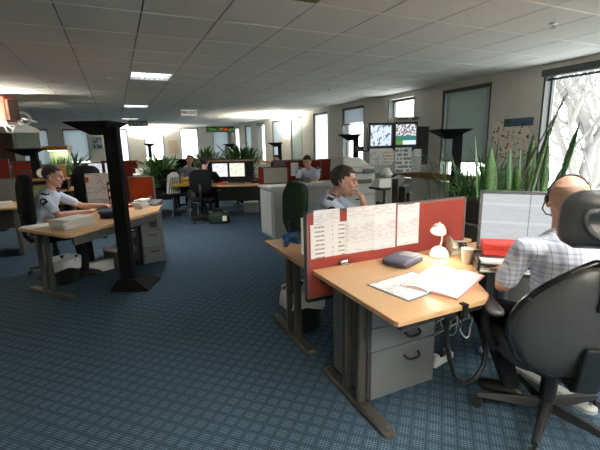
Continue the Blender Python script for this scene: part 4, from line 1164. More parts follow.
MB().bb(-.2, .2, -.12, .12, 0, .24).build('box_body', M['dsteel'], t, bevel=.004); MB().bb(-.21, .21, -.13, .13, .22, .265).build('box_lid', M['offwhite'], t, bevel=.004)
paper_stack('tall stack of white papers and folders on the front corner of left desk', (-.48, 4.62, .72), .33, .24, 5, R_(40), .019, jit=.016)
paper_stack('flat loose papers on the left corner of left desk', (-.8, 4.8, .72), .3, .2, 2, R_(30), .006, jit=.03)
t = thing('ring_folder', 'thin brown folder lying between the papers and the officer', 'folder', (-.62, 5.02, .72), R_(25))
MB().bb(-.16, .1, -.06, .06, 0, .012).bb(-.155, .095, -.056, .056, .012, .03).build('cover', M['terracotta'], t, bevel=.002)
t = thing('keyboard', 'black keyboard under the hands of the left officer', 'keyboard', (-.14, 5.52, .72), R_(-55))
MB().loft([[(-.22, -.075, 0), (.22, -.075, 0), (.22, .075, 0), (-.22, .075, 0)], [(-.22, -.075, .012), (.22, -.075, .012), (.22, .075, .026), (-.22, .075, .026)]]).build('case', M['black'], t, bevel=.003)
kk = MB()
for i in range(14):
    for j_ in range(5): kk.bb(-.205 + i * .0295, -.181 + i * .0295, -.062 + j_ * .026, -.04 + j_ * .026, .014 + j_ * .0024, .024 + j_ * .0024)
stuff(kk.build('keys', M['dsteel'], t))
t = thing('cap', 'dark peaked cap lying by the stack of white papers', 'cap', (-.12, 5.02, .72), R_(40))
MB().lathe([(.12, 0), (.125, .01), (.12, .03), (.14, .06), (.13, .075), (.05, .085)], n=24).build('crown', M['navy'], t, smooth=True)
MB().loft([[(-.1, -.08, .008), (.1, -.08, .008), (.1, -.08, .014), (-.1, -.08, .014)], [(-.06, -.17, 0), (.06, -.17, 0), (.06, -.17, .006), (-.06, -.17, .006)]]).build('peak', M['black'], t, bevel=.003)
t = thing('lamplight_tray', 'tray of cards, orange lamp light put into their colour, by the officer hands, before the black post', 'tray', (.0, 5.75, .72), R_(20))  # warm lamp light on the desk is put into these orange colours
MB().bb(-.16, .16, -.11, .11, 0, .008).bb(-.16, .16, .1, .11, .008, .05).bb(-.16, -.15, -.11, .11, .008, .05).bb(.15, .16, -.11, .11, .008, .05).build('tray', M['orangered'], t)
for k in range(4): MB().box((-.05 + .03 * k, -.01, .012 + .006 * k), (.18, .14, .005), R_(8 * k - 10)).build('card', M['terracotta'] if k % 2 else M['orangered'], t)
t = thing('notice_board', 'pale grey desk board with notices between officer and black post', 'board', (-.42, 6.28, .72), R_(-12)); t.scale = (.84, 1, .95)
MB().bb(0, .46, -.02, .02, .0, .46).build('board', M['board_print'], t, bevel=.004); MB().bb(-.008, .468, -.024, .024, .455, .47).bb(-.008, 0, -.024, .024, 0, .46).bb(.46, .468, -.024, .024, 0, .46).build('frame', M['lsteel'], t)
t2 = MB().bb(.0, .16, -.026, -.02, .26, .45).build('notice', M['offwhite'], t); t2 = MB().bb(.25, .42, -.026, -.02, .34, .45).build('notice', M['offwhite'], t); MB().bb(.0, .05, -.03, -.02, .34, .42).build('red_notice', M['redbox'], t)
t = thing('card_organiser', 'small brown organiser with three round cream discs, by the notice board', 'organiser', (-.1, 6.0, .72), R_(-15))
MB().bb(-.05, .05, -.03, .03, 0, .34).build('organiser_body', M['darkwood'], t, bevel=.004)
for k in range(3): MB().cyl((0, -.03, .07 + .1 * k), (0, -.036, .07 + .1 * k), .036, n=16).build('disc', M['cream'], t)  # plain cream discs on the front face
screen_panel('orange red desk screen at the right end of left desk', (.13, 6.2), (.46, 6.02), .5, 1.1, M['orangered'], .035)
paper_stack('magazines standing in a rack behind the black post', (.24, 5.55, .72), .2, .12, 4, R_(60), .03)
t = thing('telephone', 'dark telephone by the orange red screen on left desk', 'telephone', (.4, 5.75, .72), R_(-30))
MB().loft([[(-.1, -.1, 0), (.1, -.1, 0), (.1, .1, 0), (-.1, .1, 0)], [(-.1, -.1, .03), (.1, -.1, .03), (.1, .1, .07), (-.1, .1, .07)]]).build('body', M['dsteel'], t, bevel=.005); MB().tube([(-.06, -.09, .06), (-.06, 0, .1), (-.06, .09, .1)], [.02, .014, .02], 8).build('handset', M['black'], t, smooth=True)
task_chair('black high back chair of the officer at the left desk', (-.8, 5.52, 0), 66, M['black_fab'], bh=.62, bw=.5)
person('officer in pale blue shirt typing at the left desk, in profile', (-.93, 5.45, 0), 100, (-.69, 5.37, 1.2), 108,
       dict(hip=(-.9, 5.42, .6), neck=(-.75, 5.38, 1.03), sh=[(-.79, 5.18, .965), (-.72, 5.57, .965)], el=[(-.66, 5.1, .775), (-.46, 5.68, .79)], wr=[(-.38, 5.28, .765), (-.2, 5.64, .775)],
            hand=[(V((.9, .35, -.05)), V((0, 0, -1)), 25, 1), (V((.9, -.1, -.05)), V((0, 0, -1)), 25, -1)]), pitch=10, skin=M['skin2'], hs=1.08, sleeve=.62)
t = thing('eyeglasses', 'thin spectacles worn by the officer at the left desk', 'glasses', (-.69, 5.37, 1.2), R_(-108))
for s in (-1, 1): MB().tube([(s * .034 + .024 * math.cos(a_), .104 , .008 + .017 * math.sin(a_) - .018) for a_ in [k * PI / 6 for k in range(13)]], .002, 5).build('rim', M['black'], t)
for s in (-1, 1): MB().tube([(s * .06, .104, -.008), (s * .088, .06, -.002), (s * .088, -.01, .006)], .002, 5).build('temple', M['black'], t)

# far left desk and what stands on it
t = thing('desk', 'far left brown desk at the edge of the photo', 'desk', (-2.0, 7.1, 0))
desktop(t, [(-3.0, 6.66), (-1.33, 6.66), (-1.33, 7.55), (-3.0, 7.55)], .69, .72)
MB().bb(-1.42, -1.36, 6.7, 7.5, 0, .69).build('end_panel', M['dsteel'], t, world=True, bevel=.003); MB().bb(-2.9, -1.42, 7.44, 7.48, .3, .69).build('modesty_panel', M['dsteel'], t, world=True); MB().bb(-2.95, -2.89, 6.7, 7.5, 0, .69).build('end_panel', M['dsteel'], t, world=True)
for k, (x, lab, m_) in enumerate(((-2.3, 'leftmost grey desk board on the far left desk', M['steel']), (-1.78, 'second grey desk board on the far left desk', M['steel']))):
    screen_panel(lab, (x, 7.5), (x + .48, 7.5), .72, 1.08, m_, .03, 'desk_board', group='boards on the far left desk')
screen_panel('olive desk board at the right end of far left desk', (-1.31, 7.62), (-.98, 7.62), .0, .95, M['olive'], .03, 'desk_board', group='boards on the far left desk')
paper_stack('untidy papers on the far left desk', (-1.62, 6.95, .72), .3, .22, 4, .3, .014)
paper_stack('green topped papers on the far left desk', (-2.0, 7.05, .72), .3, .22, 3, -.2, .016, material=M['cream'])
t = thing('side_shelf', 'dark shelf unit with clutter behind the seated left officer', 'shelf', (-1.35, 9.2, 0))
MB().bb(-.42, .42, -.2, .2, 0, .04).bb(-.42, -.39, -.2, .2, 0, .94).bb(.39, .42, -.2, .2, 0, .94).bb(-.42, .42, .18, .2, 0, .94).build('carcass', M['matte'], t)
for z in (.45, .94): MB().bb(-.44, .44, -.22, .22, z - .02, z + .01).build('shelf_board', M['brown'], t, bevel=.003)
t = thing('desk_clock', 'round white clock on the dark shelf unit', 'clock', (-1.35, 9.12, .95))
MB().cyl((0, -.02, .12), (0, .02, .12), .1, n=24).build('case', M['dsteel'], t); MB().cyl((0, -.022, .12), (0, -.026, .12), .085, n=24).build('dial', M['offwhite'], t); MB().bb(-.05, .05, -.03, .03, 0, .03).build('stand', M['dsteel'], t)
t = thing('peach_folder', 'peach coloured folder standing on the dark shelf unit', 'folder', (-1.08, 9.2, .95))
MB().bb(-.13, .13, -.02, .02, 0, .26).build('cover', M['terracotta'], t, bevel=.003); MB().bb(-.12, .12, -.012, .012, .255, .268).build('pages', M['offwhite'], t)
t = thing('wine_box', 'small dark red box on the dark shelf unit', 'box', (-1.6, 9.2, .95)); MB().bb(-.06, .06, -.06, .06, 0, .16).build('box_body', M['darkred'], t, bevel=.003); MB().bb(-.063, .063, -.063, .063, .14, .17).build('box_lid', M['matte'], t, bevel=.003)
paper_stack('white papers on the left of the dark shelf unit', (-1.66, 9.05, .95), .2, .14, 2, 0, .02)
for k, (x0, x1, y) in enumerate(((-3.9, -2.45, 12.2), (-2.4, -1.75, 12.1))): screen_panel(['long dark red screen at the far left', 'shorter dark red screen right of the long far left one'][k], (x0, y), (x1, y - .15), .5, 1.32 - .06 * k, M['darkred'], .04, 'floor_screen', group='dark red floor screens')
# what lies on the far left uplighter
t = thing('archive_box', 'dark grey box resting on the far left uplighter head', 'box', (-1.6, 9.75, 1.552), R_(10)); MB().bb(-.2, .2, -.18, .18, 0, .3).build('box_body', mat('box_grey_green', (86, 96, 92), .8), t, bevel=.006); MB().bb(-.205, .205, -.185, .185, .24, .305).build('box_lid', mat('box_lid_grey', (98, 106, 100), .8), t, bevel=.006)
t = thing('cable_bundle', 'white bundle of looped hose on top of dark grey box', 'bundle', (-1.62, 9.7, 1.858), R_(20))
MB().loft([[(-.24, -.14, 0), (.26, -.14, 0), (.26, .14, 0), (-.24, .14, 0)], [(-.2, -.12, .1), (.24, -.12, .05), (.24, .12, .05), (-.2, .12, .1)], [(-.12, -.08, .2), (.1, -.08, .14), (.1, .08, .14), (-.12, .08, .2)]]).build('folded_sheet', M['white'], t, bevel=.02)
for k, (cx, cz, rr, tl) in enumerate(((-.14, .2, .13, .3), (.0, .28, .13, -.4), (-.2, .1, .1, .8))):
    MB().tube([(cx + rr * math.cos(a), .05 * math.sin(a + k) + tl * .1, cz + rr * .9 * math.sin(a)) for a in [i * PI / 9 for i in range(19)]], .022, 8).build('loop', M['white'], t, smooth=True)
MB().tube([(.0, 0, .3), (.12, 0, .24), (.24, 0, .22)], [.03, .025, .015], 8).build('loose_end', M['white'], t, smooth=True)


# ------------------------------------------------------------------ plants
def leaf_strip(base, az, lean, L, w, mat3=None, seg=7, fold=.25, droop=0.0, tip=.9):
    """one sword or strap leaf as a closed thin strip; returns (verts, faces)"""
    top = []; base = V(base); d = V((math.cos(az), math.sin(az), 0)); sd = V((-math.sin(az), math.cos(az), 0))
    for i in range(seg + 1):
        u = i / seg; a = lean + droop * u
        if i == 0: c = base.copy(); 
        else: c = c + (d * math.sin(a) + V((0, 0, math.cos(a)))) * (L / seg)
        ww = w * (.55 + .45 * math.sin(min(1, u / .45) * PI / 2)) * (1 if u < .55 else max(.03, 1 - ((u - .55) / .45) ** 1.6))
        nn = (d * math.cos(a) - V((0, 0, math.sin(a))))
        top.append([c - sd * ww / 2 + nn * fold * ww * .5, c - nn * .0, c + sd * ww / 2 + nn * fold * ww * .5])
    vs = []; fs = []; th = .0022
    for side in (0, 1):
        for i, r in enumerate(top):
            a = lean + droop * i / seg; nn = (d * math.cos(a) - V((0, 0, math.sin(a))))
            for p in r: vs.append(p - nn * th * side)
    N = 3 * (seg + 1)
    for i in range(seg):
        for k in range(2):
            q = (i * 3 + k, i * 3 + k + 1, i * 3 + k + 4, i * 3 + k + 3); fs.append(q); fs.append(tuple(N + x for x in q[::-1]))
        for k in (0, 2):
            a, b = i * 3 + k, i * 3 + 3 + k; fs.append((a, b, N + b, N + a))
    return vs, fs
def pot(t, r, h, material, square=None):
    if square:
        MB().bb(-square[0], square[0], -square[1], square[1], 0, h).build('planter', material, t, bevel=.01); MB().bb(-square[0] + .02, square[0] - .02, -square[1] + .02, square[1] - .02, h, h + .01).build('soil', M['soil'], t)
    else:
        MB().lathe([(r * .72, 0), (r * .75, .01), (r, h), (r * 1.05, h), (r * 1.05, h + .015), (r * .93, h + .015), (r * .9, h - .02)], n=20).build('planter', material, t, smooth=True); MB().lathe([(r * .9, h - .03), (r * .9, h - .01)], n=20).build('soil', M['soil'], t)
# the tall snake plant right of the big monitor
t = thing('snake_plant', 'tall snake plant with sword leaves before the bright window at right', 'plant', (3.42, 2.38, .0)); t.scale = (1.22, 1, 1)
MB().bb(-.55, .55, -.2, .2, 0, .78).build('plinth', M['dsteel'], t, bevel=.006)
MB().bb(-.5, .5, -.17, .17, .78, .98).build('planter', M['pot'], t, bevel=.01); MB().bb(-.48, .48, -.15, .15, .975, .985).build('soil', M['soil'], t)
def at_leaf(x, y, tipx, tipy, tipz, w, bend=0):
    b = V((x, y, .98)); e = V((tipx, tipy, tipz)); d = e - b
    az = math.atan2(d.y, d.x); h = math.hypot(d.x, d.y); L = d.length
    vs, fs = leaf_strip(b, az, math.atan2(h, d.z) - bend * .5, L * (1 + bend * bend * .05), w, droop=bend, seg=9)
    return MB().add(vs, fs)
SL = [(-.44, .06, -.47, .1, 1.54, .062), (-.38, .02, -.36, .04, 1.47, .06), (-.2, -.02, -.2, 0, 1.44, .045), (-.06, .0, -.07, .02, 1.47, .055), (.06, .02, .1, .05, 1.56, .065), (.2, .0, .26, .03, 1.5, .05), (.02, -.04, .22, -.02, 1.7, .03),
      (.36, -.02, .5, -.06, 1.66, .07), (-.3, .05, -.26, .1, 1.34, .05), (.28, .04, .36, .1, 1.3, .055), (-.15, -.06, -.24, -.1, 1.3, .045), (.4, .05, .6, .1, 1.26, .05)]
for x, y, tx, ty, tz, w in SL: at_leaf(x, y, tx, ty, tz, w * 1.2, .12).build('leaf', M['leafA'], t, smooth=True)
for (x, y, tx, ty, tz) in ((-.1, 0, .38, .02, 1.83), (.02, 0, .46, .05, 1.93), (.16, .02, .42, .05, 1.9)):
    p0, p1 = V((x, y, .98)), V((tx, ty, tz)); mid = (p0 + p1) / 2 + V((-.09, 0, .02)); ps = [p0 * (1 - u) ** 2 + mid * 2 * u * (1 - u) + p1 * u * u for u in [k / 10 for k in range(11)]]
    MB().tube(ps, [.011 - .0007 * k for k in range(11)], 6).build('flower_stalk', M['stem'], t, smooth=True)
def grassy(label, loc, n, L, spread, material, h0, name='spider_plant', w=.014, seed=1, planter=None, cat='plant', group=None, lean=(.1, .9), leaves=0):
    rnd = random.Random(seed); t = thing(name, label, cat, loc, 0, group)
    if planter: pot(t, *planter)
    f_ = MB()
    for k in range(n):
        a = rnd.uniform(0, 2 * PI); vs, fs = leaf_strip((rnd.uniform(-spread, spread), rnd.uniform(-spread, spread) * .5, h0), a, rnd.uniform(*lean) * .6, L * rnd.uniform(.55, 1.1), w * rnd.uniform(.7, 1.3), seg=6, droop=rnd.uniform(.2, 1.5))
        f_.add(vs, fs)
    stuff(f_.build('foliage', material, t, smooth=True))
    return t
grassy('grassy strap leaved plant massed behind the big monitor', (3.4, 2.84, 0), 200, .66, .38, M['leafB'], .86, planter=(.25, .8, M['pot'], (.36, .2)), seed=3)
grassy('low leafy plant between the red screen end and the big monitor', (2.78, 2.86, 0), 90, .3, .12, M['leafC'], .7, planter=(.2, .68, M['pot'], (.2, .16)), w=.02, seed=4)
t = thing('device', 'dark grey device half hidden in leaves beside the red screen end', 'device', (2.45, 2.36, .721), R_(20)); MB().bb(-.09, .09, -.08, .08, 0, .14).build('device_body', M['dsteel'], t, bevel=.01); MB().bb(-.08, .08, -.086, -.08, .06, .12).build('device_panel', M['black'], t); MB().cyl((0, 0, .14), (.02, 0, .2), .012).build('aerial', M['black'], t)
def bushy(label, loc, n, rad, hgt, h0, material, seed, planter=None, legs=False, w=.05, name='leafy_plant', group='leafy plants'):
    rnd = random.Random(seed); t = thing(name, label, 'plant', loc, 0, group)
    if planter: pot(t, *planter)
    st = MB(); f_ = MB()
    for k in range(max(5, n // 12)):
        a = rnd.uniform(0, 2 * PI); q = rnd.uniform(.1, .8) * rad; st.tube([(0, 0, h0), (q * .4 * math.cos(a), q * .4 * math.sin(a), h0 + hgt * .4), (q * math.cos(a), q * math.sin(a), h0 + hgt * rnd.uniform(.5, .85))], .006, 5)
    for k in range(n):
        a = rnd.uniform(0, 2 * PI); z = h0 + rnd.uniform(.0, .72) * hgt; q = rad * rnd.uniform(0, .75)
        vs, fs = leaf_strip((q * math.cos(a), q * math.sin(a), z), a + rnd.uniform(-.6, .6), rnd.uniform(.1, 1.0), rad * rnd.uniform(.35, .75), w * rnd.uniform(.8, 1.5), seg=5, droop=rnd.uniform(.2, 1.3), fold=.2); f_.add(vs, fs)
    stuff(st.build('stems', M['stem'], t)); stuff(f_.build('foliage', material, t, smooth=True))
    return t
bushy('large leafy plant right of the two far screens', (2.95, 9.98, 0), 420, .62, .95, .6, M['leafC'], 5, planter=(.2, .6, M['pot']))
bushy('leafy plant above the far screens, left of the large one', (2.2, 10.6, 0), 260, .52, .85, .65, M['leafC'], 6, planter=(.2, .62, M['pot']))
tp = bushy('leafy plant in black trough standing on metal trestles', (.9, 9.75, .3), 320, .52, .75, .28, M['leafB'], 7, planter=(.2, .27, M['matte'], (.3, .18)))
for s in (-1, 1): MB().tube([(s * .24, -.16, -.3), (s * .24, 0, .01), (s * .24, .16, -.3)], .012, 6).build('trestle', M['chrome'], tp)
grassy('spiky plant beside the fish tank', (-.82, 10.06, 0), 26, .62, .08, M['leafA'], .95, name='spiky_plant', w=.045, seed=8, planter=(.16, .95, M['pot']), lean=(.0, .5))
# fish tank
t = thing('fish_tank', 'planted fish tank with wooden hood on brown stand', 'aquarium', (-1.2, 10.6, 0), R_(-10))
MB().bb(-.24, .24, -.16, .16, 0, .86).build('stand', M['brown'], t, bevel=.006)
MB().bb(-.22, .22, -.14, .14, .86, .92).build('gravel', M['soil'], t)
tk = MB()
for x0, x1, y0, y1 in ((-.24, .24, -.16, -.154), (-.24, .24, .154, .16), (-.24, -.234, -.154, .154), (.234, .24, -.154, .154)): tk.bb(x0, x1, y0, y1, .86, 1.5)
tk.build('glass_sides', M['glass'], t)
MB().bb(-.26, .26, -.18, .18, 1.5, 1.6).build('hood', M['brown'], t, bevel=.008)
MB().bb(-.2, .2, -.02, .02, 1.485, 1.5).build('lamp_strip', mat('aquarium_tube', (255, 255, 240), emit=(250, 255, 230), es=2.5), t)
MB().bb(-.23, .23, .14, .153, .92, 1.5).build('back_sheet', mat('aquarium_back', (196, 206, 170), .8), t)
wd = MB(); rnd = random.Random(9)
for k in range(60):
    vs, fs = leaf_strip((rnd.uniform(-.17, .17), rnd.uniform(-.08, .1), .92), rnd.uniform(0, 6.28), rnd.uniform(0, .25), rnd.uniform(.25, .5), .03, seg=5, droop=rnd.uniform(-.1, .4)); wd.add(vs, fs)
stuff(wd.build('water_weed', M['watergreen'], t, smooth=True))
lamp('aquarium_light', 'AREA', (-1.2, 10.6, 1.48), 1.2, (1, 1, .85), shape='RECTANGLE', size=.36, size_y=.2)

# ================================================================== MIDDLE: grey cabinets, copier, televisions
t = thing('storage_cabinet', 'long low grey cabinet in the middle of the room', 'cabinet', (3.1, 6.05, 0))
MB().bb(2.2, 4.2, 5.76, 6.36, 0, .8).build('carcass', M['cabinet'], t, world=True, bevel=.004); MB().bb(2.17, 4.23, 5.73, 6.39, .8, .84).build('top_board', M['lsteel'], t, world=True, bevel=.004)
for k in range(4):
    d = MB().bb(2.21 + k * .497, 2.69 + k * .497, 5.742, 5.76, .03, .79).build('door', M['cabinet'], t, world=True, bevel=.003); MB().bb(2.21 + k * .497 + (.42 if k % 2 == 0 else .03), 2.24 + k * .497 + (.42 if k % 2 == 0 else .03), 5.732, 5.742, .5, .62).build('handle', M['dsteel'], d, world=True)
MB().bb(2.185, 2.2, 5.8, 6.32, .04, .76).build('side_panel', M['lsteel'], t, world=True, bevel=.002)
for k, (x, y, n, lab) in enumerate(((2.36, 5.95, 2, 'white papers at the left end of the long grey cabinet'), (2.72, 6.0, 3, 'cream papers in the middle of the long grey cabinet'), (3.12, 6.05, 2, 'papers before the stooping officer on long grey cabinet'))): paper_stack(lab, (x, y, .84), .3, .22, n, .4 * k, .008, material=M['cream'] if k else M['offwhite'])
t = thing('file_pile', 'dark clutter of files on the long grey cabinet', 'files', (2.95, 6.25, .84), .3); MB().bb(-.15, .15, -.1, .1, 0, .04).build('lower_file', M['dsteel'], t, bevel=.004); MB().box((.03, .01, .06), (.24, .17, .04), .3).build('upper_file', M['black'], t, bevel=.004)
t = thing('pinboard', 'red framed grey pinboard standing on the long grey cabinet', 'board', (2.2, 6.42, .8), R_(-14))
MB().bb(0, .52, -.02, .02, 0, .34).build('red_panel', M['darkred'], t, bevel=.004); MB().bb(.09, .5, -.03, -.02, .06, .32).build('grey_sheet', mat('grey_notice', (142, 142, 134), .8, .1, 40), t)
screen_panel('red desk screen carrying a white sheet, beside the stooping officer', (3.0, 7.15), (3.72, 6.95), .45, 1.2, M['darkred'], .04)
sheet('white sheet hung on the red desk screen by the stooping officer', (3.18, 7.06, 1.03), .15, .26, rz=R_(-16), material=M['offwhite'], flat=False)
screen_panel('low grey desk screen before the distant dark haired person', (3.35, 8.7), (4.1, 8.4), .4, 1.16, M['steel'], .04)
screen_panel('second red desk screen right of the stooping officer', (3.85, 7.35), (4.35, 7.2), .45, 1.2, M['darkred'], .04)
t = thing('desk', 'desk behind the long grey cabinet where a stooping officer works', 'desk', (3.3, 6.75, 0)); MB().bb(2.75, 4.0, 6.42, 6.78, .69, .72).build('desktop', M['beech'], t, world=True, bevel=.004)
for x in (2.8, 3.95): MB().bb(x - .03, x + .03, 6.46, 6.74, 0, .69).build('leg', M['dsteel'], t, world=True)
task_chair('dark chair of the stooping officer', (3.55, 6.98 + .25, 0), 200, M['black_fab'])
person('officer in pale blue shirt stooping over papers behind the long grey cabinet', (3.5, 7.1, 0), 215, (3.3, 6.74, 1.18), 225,
       dict(hip=(3.56, 7.08, .58), neck=(3.4, 6.87, 1.05), sh=[(3.25, 6.98, 1.0), (3.56, 6.78, 1.0)], el=[(3.12, 6.8, .8), (3.42, 6.6, .8)], wr=[(3.1, 6.62, .78), (3.2, 6.52, .78)], hand=[(V((.2, -1, 0)), V((0, 0, -1)), 25, 1), (V((-.8, -.5, 0)), V((0, 0, -1)), 25, -1)]), pitch=22, voxel=.012, fingers=False)
t = thing('copier', 'bulky grey photocopier behind the officer on a headset', 'copier', (3.2, 5.0, 0), R_(-8)); t.scale = (.74, .85, 1.0)
MB().bb(-.33, .33, -.3, .3, .05, .78).build('cabinet', M['copier'], t, bevel=.01)
MB().bb(-.33, .33, -.32, .3, .78, 1.08).build('engine', M['copier2'], t, bevel=.015)
MB().bb(-.35, .3, -.33, .3, 1.09, 1.17).build('scanner', M['copier'], t, bevel=.02)
MB().loft([[(-.35, -.32, 1.17), (.25, -.32, 1.17), (.25, .3, 1.17), (-.35, .3, 1.17)], [(-.33, -.26, 1.31), (.05, -.26, 1.3), (.05, .28, 1.3), (-.33, .28, 1.31)]]).build('document_feeder', M['copier'], t, bevel=.02)
MB().bb(-.25, .25, -.332, -.32, .93, .99).build('output_slot', M['dsteel'], t); MB().loft([[(.05, -.38, 1.08), (.3, -.38, 1.08), (.3, -.33, 1.08), (.05, -.33, 1.08)], [(.05, -.36, 1.1), (.3, -.36, 1.1), (.3, -.33, 1.14), (.05, -.33, 1.14)]]).build('control_panel', M['steel'], t)
for k in range(3):
    d = MB().bb(-.31, .31, -.315, -.3, .1 + k * .22, .3 + k * .22).build('paper_drawer', M['copier2'], t, bevel=.004); MB().bb(-.09, .09, -.322, -.315, .25 + k * .22, .275 + k * .22).build('handle', M['dsteel'], d)
for x in (-.27, .27): MB().cyl((x - .02, -.2, .025), (x + .02, -.2, .025), .025).build('castor', M['black'], t); MB().cyl((x - .02, .2, .025), (x + .02, .2, .025), .025).build('castor', M['black'], t)
t = thing('pedestal_table', 'small dark edged white table on thin pole by the copier', 'table', (3.12, 4.1, 0)); MB().bb(-.15, .15, -.14, .14, .915, .945).build('tabletop', M['black'], t, bevel=.004); MB().bb(-.145, .145, -.135, .135, .945, .952).build('white_top', M['white'], t); MB().cyl((0, 0, .02), (0, 0, .915), .016, n=10).build('pole', M['black'], t); MB().lathe([(.18, 0), (.18, .012), (.03, .03)]).build('foot', M['black'], t)
t = thing('paper_hood', 'white sloping paper hood standing on the small table', 'paper', (3.12, 4.12, .953)); MB().loft([[(-.14, -.09, 0), (.14, -.09, 0), (.14, .09, 0), (-.14, .09, 0)], [(-.1, -.05, .09), (.12, -.05, .09), (.12, .07, .09), (-.1, .07, .09)]]).build('folded_paper', M['offwhite'], t, bevel=.003); MB().cyl((.03, 0, .09), (.03, 0, .16), .012).build('spindle', M['lsteel'], t)
t = thing('cone_lamp', 'white cone shaded lamp before the brown rail left of notices', 'lamp', (3.42, 4.45, 0)); MB().lathe([(.09, 1.06), (.03, 1.16), (.025, 1.16), (.085, 1.06)], n=20).build('cone_shade', M['white'], t); MB().cyl((0, 0, .02), (0, 0, 1.14), .01, n=8).build('pole', M['lsteel'], t); MB().lathe([(.13, 0), (.13, .015), (.02, .03)]).build('foot', M['lsteel'], t)
# televisions on their wall bracket
MB.GX = None
t = thing('television', 'left wall television showing a pale street picture', 'television', (4.49, 6.04, 1.615), R_(-18), 'two wall televisions')
def tv(t, kind):
    t.scale = (1.0, 1, 1.12)
    MB().bb(-.235, .235, 0, .1, -.225, .225).build('front_case', M['black'], t, bevel=.012); MB().loft([[(-.22, .1, -.21), (.22, .1, -.21), (.22, .1, .21), (-.22, .1, .21)], [(-.17, .36, -.16), (.17, .36, -.16), (.17, .36, .15), (-.17, .36, .15)]]).build('rear_case', M['matte'], t, bevel=.01)
    MB().bb(-.195, .195, -.006, .0, -.145, .185).build('picture', screen_mat('picture_' + kind, kind, .85), t); stuff(MB().bb(-.05, .05, -.004, 0, -.2, -.185).build('control_strip', M['dsteel'], t))
tv(t, 'tv_street')
t = thing('television', 'right wall television showing a crowd above a green field', 'television', (4.95, 5.89, 1.625), R_(-18), 'two wall televisions'); tv(t, 'tv_crowd')
t = thing('wall_bracket', 'black steel shelf bracket carrying two televisions', 'bracket', (5.12, 6.03, 1.35), R_(-18))
MB().bb(-.92, .12, -.15, .36, 0, .012).bb(-.94, -.92, -.15, .36, 0, .1).bb(.085, .1, -.1, .36, 0, .45).build('shelf', M['matte'], t, bevel=.004)
MB().bb(-.84, .19, -.21, -.2, -.41, .004).bb(-.84, -.8, -.21, -.1, -.02, .004).bb(.1, .14, -.21, -.1, -.02, .004).build('notice_panel', M['lsteel'], t)
MB().bb(.11, .36, -.12, .2, -.27, .44).bb(-.3, .1, .05, .2, -.12, 0).build('arm', M['matte'], t, bevel=.004)
t = thing('video_recorder', 'grey video recorder on top of the right television', 'video recorder', (5.0, 6.02, 1.88), R_(-18)); MB().bb(-.25, .25, -.15, .15, 0, .085).build('case', mat('recorder_grey', (120, 122, 120), .4, metal=.3), t, bevel=.005); MB().bb(-.18, .02, -.154, -.15, .035, .065).build('cassette_slot', M['black'], t); MB().bb(.08, .2, -.153, -.15, .03, .06).build('display', M['black'], t)
for k, (x, y, z, w, h, lab) in enumerate(((4.479, 6.011, 1.25, .44, .3, 'wide white sheet under the left television'), (4.619, 5.961, 1.25, .19, .22, 'small sheet with yellow lines between hung white sheets'), (4.883, 5.875, 1.18, .32, .46, 'tall printed notice with bold letters under right television'), (5.145, 5.792, 1.31, .14, .13, 'small white card at right of the notices'))):
    m_ = [M['board_print'], paper_mat('yellow_lines', ink=(210, 184, 110), line=.06, word=.2, cover=.95, em=.5, vary=False), paper_mat('bold_notice', ink=(90, 90, 96), line=.075, word=.03, cover=.6, vary=False), M['board_print']][k]
    sheet(lab, (x, y - .004 * k, z), w, h, rz=R_(-18), material=m_, flat=False, group='notices under the televisions', curl=.006 if k != 1 else 0)
t = thing('equipment_post', 'black equipment post below the hung notices', 'post', (4.82, 5.95, 0)); MB().bb(-.09, .09, -.03, .06, .03, .92).build('column', M['matte'], t, bevel=.008); MB().bb(-.2, .2, -.2, .2, 0, .03).build('base_plate', M['matte'], t, bevel=.006)
for k, (y, z) in enumerate(((5.7, .0), (5.95, .0))): cable(['hanging dark cable under the televisions, left of two', 'hanging dark cable under the televisions, right of two'][k], [(5.3 + .12 * k, 5.8 - .05 * k, 1.13), (5.4 + .1 * k, 5.75, 1.0), (5.5, y - .1, .75), (5.58, y - .1, .4), (5.6, y - .1, .006)], .006, M['dsteel'])
# posters on the pier left of the bright window
def wallsheet(label, y0, y1, z0, z1, m_, name='poster', cat='poster'):
    o = MB().bb(-.002, .0015, -(y1 - y0) / 2, (y1 - y0) / 2, -(z1 - z0) / 2, (z1 - z0) / 2).build(name, m_, loc=(5.696, (y0 + y1) / 2, (z0 + z1) / 2)); return tag(o, label, cat)
wallsheet('floral poster on the pier left of the bright window', 3.98, 4.62, 1.2, 1.8, poster_mat('flower_print', 'flowers'))
o = wallsheet('blue rounded banner above the floral poster', 3.93, 4.42, 1.71, 1.83, poster_mat('banner_print', 'banner'), 'banner', 'banner'); o.location.x = 5.69
t = thing('framed_picture', 'blue toned picture on the back wall left of the near post', 'picture', (-.72, 20.97, 1.8)); MB().bb(-.22, .22, -.015, .015, -.3, .3).build('frame', M['sill'], t, bevel=.004); MB().bb(-.18, .18, -.02, -.015, -.02, .26).build('picture_print', poster_mat('blue_print', 'blue'), t); MB().bb(-.18, .18, -.02, -.015, -.26, -.06).build('picture_print', poster_mat('blue_print2', 'blue'), t)
o = MB().bb(-.22, .22, -.01, .01, -.32, .32).build('notice_sheet', mat('beige_notice', (214, 190, 160), .8, .08, 12), loc=(2.7, 20.985, 1.55)); tag(o, 'beige notice on the back wall between two windows', 'notice')

